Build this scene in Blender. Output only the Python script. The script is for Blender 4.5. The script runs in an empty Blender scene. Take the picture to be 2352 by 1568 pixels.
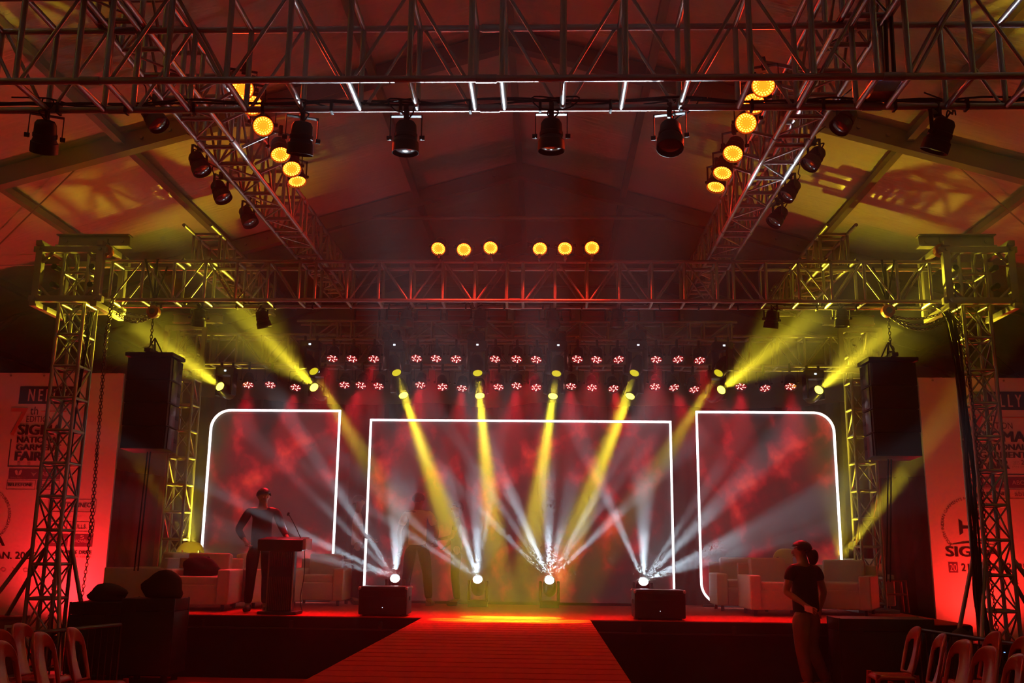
import bpy, bmesh, math, random
from mathutils import Vector, Matrix, Euler

R = random.Random(11)
sc = bpy.context.scene
col = sc.collection
V = Vector
PI = math.pi

# ------------------------------------------------------------------ camera
cam_data = bpy.data.cameras.new('camera')
cam_data.sensor_width = 36.0
cam_data.lens = 2250.0 / 2352.0 * 36.0
cam_data.clip_end = 200
cam = bpy.data.objects.new('camera', cam_data)
col.objects.link(cam)
pitch, yaw, roll = math.radians(12.1), math.radians(2.05), math.radians(0.65)
fw = V((-math.sin(yaw) * math.cos(pitch), math.cos(yaw) * math.cos(pitch), math.sin(pitch)))
r0 = fw.cross(V((0, 0, 1))).normalized(); u0 = r0.cross(fw)
rt = r0 * math.cos(roll) + u0 * math.sin(roll); up = -r0 * math.sin(roll) + u0 * math.cos(roll)
M = Matrix((rt, up, -fw)).transposed().to_4x4(); M.translation = V((0, 0, 1.58))
cam.matrix_world = M
sc.camera = cam

# ------------------------------------------------------------------ haze, exposure
HAZE = 0.008
world = bpy.data.worlds.new('world'); sc.world = world; world.use_nodes = True
wn = world.node_tree; wn.nodes.clear()
wo = wn.nodes.new('ShaderNodeOutputWorld'); wb = wn.nodes.new('ShaderNodeBackground')
wb.inputs['Color'].default_value = (0, 0, 0, 1)
wv = wn.nodes.new('ShaderNodeVolumeScatter')
wv.inputs['Density'].default_value = HAZE; wv.inputs['Anisotropy'].default_value = 0.45
wn.links.new(wb.outputs[0], wo.inputs['Surface']); wn.links.new(wv.outputs[0], wo.inputs['Volume'])
HAZES = [((-.45, 14.5, 2.6), (7.2, 2.6, 2.75), .026, 'thin drift of stage haze around the lamps'), ((-.45, 14.95, 2.15), (5.9, 1.5, 1.9), .042, 'dense core of stage haze lit by the white floor beams')]
world.cycles.volume_sampling = 'EQUIANGULAR'
vs = sc.view_settings
vs.view_transform = 'Standard'; vs.look = 'None'; vs.gamma = 1.0; vs.exposure = 0.0
vs.use_curve_mapping = False
cy = sc.cycles
cy.max_bounces = 2; cy.diffuse_bounces = 2; cy.glossy_bounces = 1; cy.transmission_bounces = 2
cy.volume_bounces = 0; cy.transparent_max_bounces = 4
cy.use_denoising = True
cy.use_adaptive_sampling = True; cy.adaptive_threshold = .18; cy.adaptive_min_samples = 14
cy.sample_clamp_indirect = 3.0
cy.sample_clamp_direct = 0.0
cy.caustics_reflective = False; cy.caustics_refractive = False

# ------------------------------------------------------------------ materials
MATS = {}
def mat(name, base=(.5, .5, .5), rough=.5, metal=0.0, spec=.5, emit=None, es=1.0, base2=None, nscale=8.0, bump=0.0, bscale=40.0, alpha=None, sample=True, trans=0.0):
    if name in MATS: return MATS[name]
    m = bpy.data.materials.new(name); m.use_nodes = True
    nt = m.node_tree; b = nt.nodes['Principled BSDF']
    b.inputs['Base Color'].default_value = (*base, 1); b.inputs['Roughness'].default_value = rough
    b.inputs['Metallic'].default_value = metal; b.inputs['Specular IOR Level'].default_value = spec
    if trans: b.inputs['Transmission Weight'].default_value = trans
    if emit:
        b.inputs['Emission Color'].default_value = (*emit, 1); b.inputs['Emission Strength'].default_value = es
        if not sample: m.cycles.emission_sampling = 'NONE'
    if base2 or bump:
        tc = nt.nodes.new('ShaderNodeTexCoord')
    if base2:
        n = nt.nodes.new('ShaderNodeTexNoise'); n.inputs['Scale'].default_value = nscale; n.inputs['Detail'].default_value = 4
        mx = nt.nodes.new('ShaderNodeMix'); mx.data_type = 'RGBA'
        mx.inputs['A'].default_value = (*base, 1); mx.inputs['B'].default_value = (*base2, 1)
        nt.links.new(tc.outputs['Object'], n.inputs['Vector']); nt.links.new(n.outputs['Fac'], mx.inputs['Factor'])
        nt.links.new(mx.outputs['Result'], b.inputs['Base Color'])
    if bump:
        n2 = nt.nodes.new('ShaderNodeTexNoise'); n2.inputs['Scale'].default_value = bscale; n2.inputs['Detail'].default_value = 3
        bp = nt.nodes.new('ShaderNodeBump'); bp.inputs['Strength'].default_value = bump; bp.inputs['Distance'].default_value = .02
        nt.links.new(tc.outputs['Object'], n2.inputs['Vector']); nt.links.new(n2.outputs['Fac'], bp.inputs['Height'])
        nt.links.new(bp.outputs['Normal'], b.inputs['Normal'])
    MATS[name] = m
    return m

ALU = mat('aluminium_tube', (.50, .49, .47), .38, .75, base2=(.38, .37, .36), nscale=3)
ALUD = mat('aluminium_tube_dull', (.42, .40, .37), .45, .6, base2=(.30, .29, .27), nscale=3)
STEEL = mat('galvanised_steel', (.42, .42, .41), .45, .7, base2=(.3, .3, .3), nscale=6)
BLACK = mat('black_powder_coat', (.012, .012, .013), .5, 0, .4)
BLACKG = mat('black_gloss_plastic', (.015, .015, .016), .28, 0, .5)
RUBBER = mat('black_rubber_cable', (.006, .006, .006), .6, 0, .3)
CLOTH = mat('black_stage_cloth', (.012, .012, .013), .9, 0, .1, base2=(.02, .019, .02), nscale=2, bump=.3, bscale=4)
CARPET = mat('red_carpet', (.64, .075, .045), .95, 0, .1, base2=(.52, .05, .035), nscale=30, bump=.5, bscale=220)
FLOORM = mat('floor_carpet', (.50, .06, .05), .9, 0, .15, base2=(.38, .04, .035), nscale=5, bump=.4, bscale=90)
GLASSD = mat('dark_lens_glass', (.03, .03, .035), .12, 0, .8)
CREAM = mat('cream_leatherette', (.74, .68, .60), .42, 0, .45, base2=(.66, .60, .52), nscale=3, bump=.15, bscale=25)
PLASTIC = mat('glossy_chair_plastic', (.42, .055, .04), .22, 0, .6, bump=.08, bscale=60)
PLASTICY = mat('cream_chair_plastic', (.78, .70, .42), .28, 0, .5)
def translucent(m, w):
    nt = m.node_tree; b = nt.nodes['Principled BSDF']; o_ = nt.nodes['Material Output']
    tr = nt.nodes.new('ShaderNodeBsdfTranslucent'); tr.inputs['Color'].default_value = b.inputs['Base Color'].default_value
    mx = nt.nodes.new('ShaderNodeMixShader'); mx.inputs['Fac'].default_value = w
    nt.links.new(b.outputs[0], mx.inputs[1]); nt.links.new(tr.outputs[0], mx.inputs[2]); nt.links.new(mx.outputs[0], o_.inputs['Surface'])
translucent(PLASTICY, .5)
ORANGE = mat('hoist_paint', (.55, .12, .03), .4, 0, .5, base2=(.42, .09, .03), nscale=8)
CHAINM = mat('dark_chain_steel', (.12, .11, .10), .45, .8)
WOOD = mat('plywood_panel', (.30, .12, .09), .5, 0, .4, base2=(.22, .08, .06), nscale=5)
PRINT = mat('banner_ink', (.03, .02, .025), .7, 0, .2)
PRINTL = mat('banner_light_ink', (.74, .70, .68), .7, 0, .2)
PRINTR = mat('banner_red_ink', (.62, .16, .12), .7, 0, .2)
PRINTP = mat('banner_purple_ink', (.16, .04, .12), .7, 0, .2)
PRINTG = mat('banner_grey_ink', (.45, .40, .40), .7, 0, .2)
VINYL = mat('white_banner_vinyl', (.80, .76, .74), .6, 0, .3, bump=.06, bscale=3)

# tent membrane: white coated fabric with fine stretch wrinkles running along the span
def tent_mat():
    m = bpy.data.materials.new('tent_membrane'); m.use_nodes = True
    nt = m.node_tree; b = nt.nodes['Principled BSDF']
    b.inputs['Base Color'].default_value = (.72, .68, .62, 1); b.inputs['Roughness'].default_value = .33
    b.inputs['Specular IOR Level'].default_value = .45
    tc = nt.nodes.new('ShaderNodeTexCoord'); mp = nt.nodes.new('ShaderNodeMapping')
    mp.inputs['Scale'].default_value = (1.1, 9.0, 1.1)
    n = nt.nodes.new('ShaderNodeTexNoise'); n.inputs['Scale'].default_value = 1.6; n.inputs['Detail'].default_value = 5
    n.inputs['Distortion'].default_value = .6
    bp = nt.nodes.new('ShaderNodeBump'); bp.inputs['Strength'].default_value = .38; bp.inputs['Distance'].default_value = .05
    nt.links.new(tc.outputs['Object'], mp.inputs['Vector']); nt.links.new(mp.outputs[0], n.inputs['Vector'])
    nt.links.new(n.outputs['Fac'], bp.inputs['Height']); nt.links.new(bp.outputs['Normal'], b.inputs['Normal'])
    return m
TENT = tent_mat()
TENTW = mat('tent_wall_fabric', (.66, .62, .56), .6, 0, .3, base2=(.58, .54, .50), nscale=1.2, bump=.2, bscale=3)
FRAME = mat('tent_frame_aluminium', (.34, .32, .29), .42, .35, base2=(.28, .26, .24), nscale=2)

# ------------------------------------------------------------------ geometry helpers
def link(o, parent=None):
    col.objects.link(o)
    if parent is not None: o.parent = parent
    return o
def empty(name, loc, rz=0.0, label=None, cat=None, group=None, kind=None):
    o = bpy.data.objects.new(name, None); o.location = loc; o.rotation_euler = (0, 0, rz); o.empty_display_size = .1
    link(o); tag(o, label, cat, group, kind); return o
def tag(o, label=None, cat=None, group=None, kind=None):
    if label: o['label'] = label
    if cat: o['category'] = cat
    if group: o['group'] = group
    if kind: o['kind'] = kind
    return o
def mesh_obj(name, me, m, parent=None, loc=None, rot=None):
    if m is not None and not me.materials: me.materials.append(m)
    o = bpy.data.objects.new(name, me); link(o, parent)
    if loc is not None: o.location = loc
    if rot is not None: o.rotation_euler = rot
    return o
def to_mesh(bm, name='mesh', smooth=False, angle=None):
    me = bpy.data.meshes.new(name); bm.normal_update(); bm.to_mesh(me); bm.free()
    if smooth:
        for p in me.polygons: p.use_smooth = True
        if angle is not None: me.set_sharp_from_angle(angle=math.radians(angle))
    return me
CACHE = {}
def cyl_mesh(m, sides=10):
    k = ('cyl', m.name, sides)
    if k not in CACHE:
        bm = bmesh.new()
        a = [bm.verts.new((math.cos(2*PI*i/sides), math.sin(2*PI*i/sides), 0)) for i in range(sides)]
        b = [bm.verts.new((v.co.x, v.co.y, 1)) for v in a]
        for i in range(sides): bm.faces.new((a[i], a[(i+1) % sides], b[(i+1) % sides], b[i]))
        bm.faces.new(a[::-1]); bm.faces.new(b)
        me = to_mesh(bm, 'tube', True, 50); me.materials.append(m); CACHE[k] = me
    return CACHE[k]
def tube(name, parent, a, b, r, m, sides=10):
    a, b = V(a), V(b); d = b - a
    o = bpy.data.objects.new(name, cyl_mesh(m, sides)); link(o, parent)
    o.location = a; o.rotation_mode = 'QUATERNION'; o.rotation_quaternion = d.to_track_quat('Z', 'Y')
    o.scale = (r, r, d.length); return o
def bm_box(bm, c, s, bev=0.0, rot=None, seg=2):
    x, y, z = s[0]/2, s[1]/2, s[2]/2
    vs_ = [bm.verts.new((sx*x, sy*y, sz*z)) for sx in (-1, 1) for sy in (-1, 1) for sz in (-1, 1)]
    idx = [(0, 1, 3, 2), (4, 6, 7, 5), (0, 4, 5, 1), (2, 3, 7, 6), (0, 2, 6, 4), (1, 5, 7, 3)]
    fs = [bm.faces.new([vs_[i] for i in f]) for f in idx]
    geo = vs_
    if bev > 0:
        es = list({e for f in fs for e in f.edges})
        r = bmesh.ops.bevel(bm, geom=es, offset=bev, segments=seg, profile=.6, affect='EDGES')
        geo = list({v for f in r['faces'] for v in f.verts} | {v for v in vs_ if v.is_valid})
    if rot is not None: bmesh.ops.rotate(bm, verts=geo, cent=(0, 0, 0), matrix=rot)
    bmesh.ops.translate(bm, verts=geo, vec=V(c))
def box(name, parent, c, s, m, bev=0.0, rot=None, seg=2):
    k = ('box', m.name, tuple(round(q, 4) for q in s), bev, seg)
    if k not in CACHE:
        bm = bmesh.new(); bm_box(bm, (0, 0, 0), s, bev, None, seg)
        me = to_mesh(bm, 'box', bev > 0, 40); me.materials.append(m); CACHE[k] = me
    o = bpy.data.objects.new(name, CACHE[k]); link(o, parent); o.location = c
    if rot is not None: o.rotation_euler = rot
    return o
def lathe_mesh(key, prof, m, sides=20, smooth_angle=35):
    k = ('lathe', key, m.name)
    if k in CACHE: return CACHE[k]
    bm = bmesh.new(); rings = []
    for r, z in prof:
        rings.append([bm.verts.new((r*math.cos(2*PI*i/sides), r*math.sin(2*PI*i/sides), z)) for i in range(sides)] if r > 1e-5 else [bm.verts.new((0, 0, z))])
    for a, b in zip(rings, rings[1:]):
        for i in range(sides):
            j = (i+1) % sides
            if len(a) == 1 and len(b) == 1: continue
            if len(a) == 1: bm.faces.new((a[0], b[j], b[i]))
            elif len(b) == 1: bm.faces.new((a[i], a[j], b[0]))
            else: bm.faces.new((a[i], a[j], b[j], b[i]))
    bmesh.ops.recalc_face_normals(bm, faces=bm.faces)
    me = to_mesh(bm, key, True, smooth_angle); me.materials.append(m); CACHE[k] = me
    return me
def sweep_mesh(pts, r, m, sides=6, closed=False):
    bm = bmesh.new(); pts = [V(p) for p in pts]; rings = []; n = len(pts); prev = None
    for i, p in enumerate(pts):
        a = pts[(i-1) % n] if (closed or i > 0) else p; b = pts[(i+1) % n] if (closed or i < n-1) else p
        t = (b - a).normalized()
        if prev is None:
            x = t.orthogonal().normalized()
        else:
            x = (prev - t * prev.dot(t)).normalized()
        prev = x; y = t.cross(x)
        rr = r[i] if isinstance(r, (list, tuple)) else r
        rings.append([bm.verts.new(p + (x*math.cos(2*PI*k/sides) + y*math.sin(2*PI*k/sides))*rr) for k in range(sides)])
    seq = list(zip(rings, rings[1:])) + ([(rings[-1], rings[0])] if closed else [])
    for a, b in seq:
        for k in range(sides): bm.faces.new((a[k], a[(k+1) % sides], b[(k+1) % sides], b[k]))
    if not closed:
        bm.faces.new(rings[0][::-1]); bm.faces.new(rings[-1])
    bmesh.ops.recalc_face_normals(bm, faces=bm.faces)
    me = to_mesh(bm, 'sweep', True, 60); me.materials.append(m); return me
def cable(name, parent, pts, r, m, sides=6):
    return mesh_obj(name, sweep_mesh(pts, r, m, sides), None, parent)
def smooth_path(pts, n=6):
    pts = [V(p) for p in pts]; out = []
    for i in range(len(pts)-1):
        p0 = pts[max(i-1, 0)]; p1 = pts[i]; p2 = pts[i+1]; p3 = pts[min(i+2, len(pts)-1)]
        for k in range(n):
            t = k/n
            out.append(.5*((2*p1) + (p2-p0)*t + (2*p0-5*p1+4*p2-p3)*t*t + (3*p1-p0-3*p2+p3)*t**3))
    out.append(pts[-1]); return out
def quad_obj(name, pts, m, parent=None, thick=None):
    bm = bmesh.new(); f = bm.faces.new([bm.verts.new(p) for p in pts])
    if thick:
        ex = bmesh.ops.extrude_face_region(bm, geom=[f]); vv = [g for g in ex['geom'] if isinstance(g, bmesh.types.BMVert)]
        bmesh.ops.translate(bm, verts=vv, vec=V(thick)); bmesh.ops.recalc_face_normals(bm, faces=bm.faces)
    return mesh_obj(name, to_mesh(bm, name), m, parent)
TEXTC = {}
for s_ in ('N E L L Y', '7', 'th', 'EDITION', 'SIGMA', 'NATIONAL', 'GARMENT', 'FAIR', '2025', '22', 'JAN 2025', 'Perfect Match Co.', 'ABOW', 'BELESTONE', 'able', 'Co-Partner', 'FITCONNECT', 'TAILORING SOLUTIONS', 'associate sponsors', 'VIAN', 'KILLS. U', 'COMET', 'SHOWBIA', '5', '~', 'MARINE DRIVE', 'ERNAKULAM, KERALA', 'SOUTH INDIAN GARMENTS MANUFACTURERS ASSOCIATION', '20', '21', 'JAN. 2025', 'o', 'x', 'n'):
    c_ = bpy.data.curves.new('lettering', 'FONT'); c_.body = s_; c_.size = 1; c_.resolution_u = 3
    o_ = bpy.data.objects.new('lettering_source', c_); col.objects.link(o_)
    TEXTC[s_] = bpy.data.meshes.new_from_object(o_.evaluated_get(bpy.context.evaluated_depsgraph_get()))
    bpy.data.objects.remove(o_); bpy.data.curves.remove(c_)
ORD = ['first', 'second', 'third', 'fourth', 'fifth', 'sixth', 'seventh', 'eighth', 'ninth', 'tenth', 'eleventh', 'twelfth', 'thirteenth', 'fourteenth', 'fifteenth', 'sixteenth', 'seventeenth', 'eighteenth', 'nineteenth', 'twentieth', 'twenty-first', 'twenty-second']
def spot(parent, loc, aim, energy, color, angle, blend=.25, radius=.04, name='lamp_light'):
    d = bpy.data.lights.new(name, 'SPOT'); d.energy = energy; d.color = color
    d.spot_size = math.radians(angle); d.spot_blend = blend; d.shadow_soft_size = radius
    o = bpy.data.objects.new(name, d); link(o, parent); o.location = loc
    o.rotation_mode = 'QUATERNION'; o.rotation_quaternion = V(aim).to_track_quat('-Z', 'Y'); return o

# ------------------------------------------------------------------ setting: floor, tent
fl = quad_obj('floor', [(-14, -6, 0), (14, -6, 0), (14, 24, 0), (-14, 24, 0)], FLOORM); tag(fl, 'red carpeted floor of the tent', None, None, 'structure')
RX, RZ, SL, EV = -.53, 8.9, .29, 12.2
def roof_z(x): return RZ - SL*abs(x - RX)
ceil = empty('ceiling', (RX, 0, RZ), kind='structure', label='white tent roof membrane on aluminium frames')
FY = [-1.95, 3.05, 8.05, 13.05, 18.05, 23.05]
PUR = [2.0, 5.6, 7.5, 9.3, 11.3]
def LP(x, y, z): return (x - RX, y, z - RZ)
for i in range(len(FY)-1):
    for s in (-1, 1):
        bm = bmesh.new(); nx, ny = 14, 10; g = []
        for a in range(nx+1):
            row = []
            for b in range(ny+1):
                dx = EV*a/nx; y = FY[i] + (FY[i+1]-FY[i])*b/ny
                sag = -.05*math.sin(PI*b/ny)
                row.append(bm.verts.new((s*dx, y, -SL*dx + .16 + sag)))
            g.append(row)
        for a in range(nx):
            for b in range(ny):
                q = (g[a][b], g[a+1][b], g[a+1][b+1], g[a][b+1])
                bm.faces.new(q if s < 0 else q[::-1])
        mesh_obj('roof_panel', to_mesh(bm, 'roof_panel', True), TENT, ceil)
for y in FY:
    for s in (-1, 1):
        L = EV*math.sqrt(1 + SL*SL); ang = math.atan(SL)*s
        rf = box('rafter', ceil, (s*EV/2, y, -SL*EV/2 - .02), (L, .13, .27), FRAME, 0, (0, ang, 0))
        box('rafter_flange', ceil, (s*EV/2 - .0, y, -SL*EV/2 - .155), (L, .17, .02), FRAME, 0, (0, ang, 0))
        box('splice_plate', ceil, (s*3.15, y - .08, -SL*3.15 - .12), (.62, .03, .17), FRAME, .004, (0, ang, 0))
        for k in range(6):
            dx = (.5, 1.0, 4.9, 5.3, 8.4, 8.8)[k]
            tube('bolt', ceil, (s*dx, y - .1, -SL*dx - .02), (s*dx, y - .065, -SL*dx - .02), .028, STEEL, 8)
        box('eave_post', ceil, (s*EV, y, -SL*EV/2 - RZ/2 - .05), (.2, .14, RZ - SL*EV - .1), FRAME)
        tube('knee_brace', ceil, (s*(EV - 2.6), y, -SL*(EV-2.6) - .1), (s*EV, y, -SL*EV - 1.7), .06, FRAME, 8)
    tube('collar_beam', ceil, (-2.95, y, -1.0), (2.95, y, -1.0), .045, FRAME, 8)
for i in range(len(FY)-1):
    for dx in [0] + PUR:
        for s in ((-1, 1) if dx else (1,)):
            box('purlin', ceil, (s*dx, (FY[i]+FY[i+1])/2, -SL*dx + .02), (.11, FY[i+1]-FY[i]-.13, .10), FRAME)
for s in (-1, 1):   # cross stay cables under the outer roof
    for (x1, y1, x2, y2) in ((6.2, 13.1, 11.9, 18.0), (6.2, 18.0, 11.9, 13.1), (7.5, 18.1, 12.0, 23.0)):
        tube('stay_cable', ceil, (s*x1, y1, -SL*x1 - .1), (s*x2, y2, -SL*x2 - .1), .012, STEEL, 5)
zE = RZ - SL*EV
wl = quad_obj('wall_left', [(RX-EV, -6, 0), (RX-EV, 24, 0), (RX-EV, 24, zE+.2), (RX-EV, -6, zE+.2)], TENTW); tag(wl, 'grey fabric side wall of the tent', None, None, 'structure')
wr = quad_obj('wall_right', [(RX+EV, -6, 0), (RX+EV, -6, zE+.2), (RX+EV, 24, zE+.2), (RX+EV, 24, 0)], TENTW); tag(wr, 'grey fabric side wall of the tent', None, None, 'structure')
wbk = quad_obj('wall_back', [(RX-EV, 23.2, 0), (RX+EV, 23.2, 0), (RX+EV, 23.2, zE+.2), (RX, 23.2, RZ+.2), (RX-EV, 23.2, zE+.2)], TENTW); tag(wbk, 'grey fabric gable wall behind the stage', None, None, 'structure')
wfr = quad_obj('wall_front', [(RX-EV, -1.95, 0), (RX-EV, -1.95, zE+.2), (RX, -1.95, RZ+.2), (RX+EV, -1.95, zE+.2), (RX+EV, -1.95, 0)], TENTW); tag(wfr, 'grey fabric gable wall behind the audience', None, None, 'structure')
SZ = .76; SY = 12.7

# ------------------------------------------------------------------ stage, runway
st = empty('stage_platform', (-.45, SY, 0), label='low stage with red carpet deck and black cloth skirt', cat='stage')
box('deck', st, (.07, 1.97, SZ - .03), (11.25, 3.94, .06), CARPET, .01)
box('front_skirt', st, (-3.29, .06, (SZ-.06)/2), (4.48, .04, SZ - .06), CLOTH)
box('front_skirt', st, (3.36, .06, (SZ-.06)/2), (4.66, .04, SZ - .06), CLOTH)
for s, cx, wd in ((-1, -3.29, 4.48), (1, 3.36, 4.66)):
    box('valance', st, (cx, -.02, SZ - .075), (wd, .05, .13), CLOTH, .01)
    tube('edge_pipe', st, (cx - wd/2, -.055, SZ - .15), (cx + wd/2, -.055, SZ - .15), .012, BLACKG, 8)
    for k in range(4):
        x = cx - wd/2 + wd*(k + .5)/4
        box('edge_clip', st, (x, -.055, SZ - .10), (.05, .04, .09), BLACKG, .01)
box('side_skirt', st, (-5.52, 1.97, (SZ-.06)/2), (.04, 3.8, SZ - .06), CLOTH)
box('side_skirt', st, (5.66, 1.97, (SZ-.06)/2), (.04, 3.8, SZ - .06), CLOTH)
rw = empty('runway', (-.49, 8.81, 0), label='long red carpeted catwalk running out from the stage', cat='runway')
box('runway_deck', rw, (0, 0, SZ - .028), (2.1, 7.7, .06), CARPET, .01)
for s in (-1, 1): box('runway_skirt', rw, (s*1.03, 0, (SZ-.06)/2), (.03, 7.68, SZ - .06), CLOTH)
box('runway_skirt', rw, (0, -3.83, (SZ-.06)/2), (2.06, .03, SZ - .06), CLOTH)
for k in range(24):   # joints between carpet strips
    box('carpet_joint', rw, (0, -3.6 + .31*k, SZ + .0025), (2.09, .014, .004), CARPET, 0)

# ------------------------------------------------------------------ drapes
def drape(name, label, x0, x1, y, tops, z0=0.0, amp=.035, wl=.22):
    bm = bmesh.new(); n = int((x1-x0)/.05); lo = []; hi = []; lo2 = []; hi2 = []
    for i in range(n+1):
        x = x0 + (x1-x0)*i/n; t = i/n*(len(tops)-1); k = min(int(t), len(tops)-2); f = t-k; f = f*f*(3-2*f)
        z = tops[k]*(1-f) + tops[k+1]*f
        yy = y + amp*math.sin(2*PI*x/wl) + .5*amp*math.sin(2*PI*x/(wl*2.7)+1)
        lo.append(bm.verts.new((x, yy, z0))); hi.append(bm.verts.new((x, yy, z)))
        lo2.append(bm.verts.new((x, yy+.012, z0))); hi2.append(bm.verts.new((x, yy+.012, z)))
    for i in range(n):
        bm.faces.new((lo[i], lo[i+1], hi[i+1], hi[i])); bm.faces.new((lo2[i+1], lo2[i], hi2[i], hi2[i+1])); bm.faces.new((hi[i], hi[i+1], hi2[i+1], hi2[i]))
    o = mesh_obj(name, to_mesh(bm, name, True, 60), CLOTH); tag(o, label, 'curtain'); return o
drape('backdrop_curtain', 'wide black backdrop curtain hanging behind the three screens', -6.1, 5.15, 16.75, [4.16, 4.12, 4.05, 4.04, 4.08, 4.0, 4.1, 4.03, 4.06, 4.0, 4.04, 4.14])
drape('masking_curtain', 'lower black masking curtain beside the left screen, next to the banner', -8.3, -6.05, 16.5, [2.98, 2.9, 2.8, 2.68])
drape('masking_curtain', 'lower black masking curtain beside the right screen, next to the banner', 5.1, 7.6, 16.5, [2.8, 2.86, 2.9, 2.95])

# ------------------------------------------------------------------ trusses
def post_positions(L, joint, bay=.415, n=6, gap=.21):
    out = []; pitch_ = n*bay + gap
    for k in range(-8, 9):
        s = joint + gap/2 + k*pitch_
        for i in range(n+1):
            x = s + i*bay
            if .03 < x < L - .03: out.append((round(x, 3), i == n))
    out.sort(); return out
def box_truss(name, label, start, rz, L, h, w, joint, m=ALU, rc=.024, rp=.021, rd=.013, under=False, group='aluminium lighting trusses', bay=.415, nb=6, bottom=True):
    t = empty(name, start, rz, label, 'truss', group)
    for y in (-w/2, w/2):
        for z in (0, h): tube('chord', t, (0, y, z), (L, y, z), rc, m, 12)
    xs = post_positions(L, joint, bay, nb)
    for i, (x, last) in enumerate(xs):
        for y in (-w/2, w/2): tube('post', t, (x, y, 0), (x, y, h), rp, m, 10)
        for z in ((0, h) if bottom else (h,)): tube('rung', t, (x, -w/2, z), (x, w/2, z), rp, m, 10)
        if i < len(xs)-1 and not last:
            x2 = xs[i+1][0]
            for y in (-w/2, w/2):
                a, b = ((x + .03, y, h), (x2 - .03, y, 0)) if i % 2 else ((x + .03, y, 0), (x2 - .03, y, h))
                tube('brace', t, a, b, rd, m, 8)
            if under:
                a, b = ((x, -w/2, 0), (x2, w/2, 0)) if i % 2 else ((x, w/2, 0), (x2, -w/2, 0))
                tube('brace', t, a, b, rd*.8, m, 8)
        elif i < len(xs)-1 and last:
            xm = (x + xs[i+1][0])/2
            for y in (-w/2, w/2):
                for z in (0, h): tube('coupler', t, (xm - .07, y, z), (xm + .07, y, z), rc*1.25, STEEL, 10)
    return t
JX = -.41
front_truss = box_truss('box_truss', 'large overhead box truss nearest the camera, spanning the whole width', (-6.3, 6.275, 4.68), 0, 11.8, .63, .45, JX + 6.3)
mid_truss = box_truss('box_truss', 'long horizontal truss between the two tall towers at the stage edge', (-5.85, 12.375, 4.735), 0, 10.95, .52, .35, JX + 5.85)
sideL = box_truss('box_truss', 'left receding truss lying on the overhead trusses, carrying red lamps', (-3.135, 3.6, 5.345), PI/2, 11.1, .42, .33, 2.3, under=True)
sideR = box_truss('box_truss', 'right receding truss lying on the overhead trusses, carrying red lamps', (2.27, 3.6, 5.345), PI/2, 11.1, .42, .33, 2.3, under=True)
box_truss('box_truss', 'short receding truss on top of the tower truss near the left speaker', (-4.6, 12.15, 5.29), PI/2, 3.2, .45, .36, .5, ALUD, under=True)
box_truss('box_truss', 'short receding truss on top of the tower truss near the right speaker', (3.8, 12.15, 5.29), PI/2, 3.2, .45, .36, .5, ALUD, under=True)
box_truss('box_truss', 'small truss above the stage carrying the upper lamp row', (-3.85, 14.75, 4.745), 0, 6.75, .285, .26, 3.44, ALUD, .02, .016, .012)
box_truss('box_truss', 'rear truss between the back towers carrying the lower lamp row', (-5.75, 15.25, 4.44), 0, 10.65, .47, .35, 5.3, ALUD)

def tower(label, x, y, w, d, ztop, m, group, bay=.415, zb=0.0):
    ztop -= zb
    t = empty('truss_tower', (x, y, zb), 0, label, 'tower', group)
    cs = [(-w/2, -d/2), (w/2, -d/2), (w/2, d/2), (-w/2, d/2)]
    for cx, cy_ in cs: tube('leg', t, (cx, cy_, .05), (cx, cy_, ztop), .024, m, 12)
    n = int(ztop/bay)
    for k in range(n+1):
        z = .12 + k*bay
        if z > ztop: break
        for i in range(4):
            a, b = cs[i], cs[(i+1) % 4]
            tube('rung', t, (*a, z), (*b, z), .02, m, 8)
            if z + bay < ztop:
                p, q = ((*a, z), (*b, z + bay)) if (k + i) % 2 else ((*b, z), (*a, z + bay))
                tube('brace', t, p, q, .012, m, 8)
                if m is ALU and i in (0, 2): tube('brace', t, (p[0], p[1], q[2]), (q[0], q[1], p[2]), .010, m, 8)
    box('base_plate', t, (0, 0, .025), (w + .3, d + .3, .05), STEEL, .008)
    return t
tw = []
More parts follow.
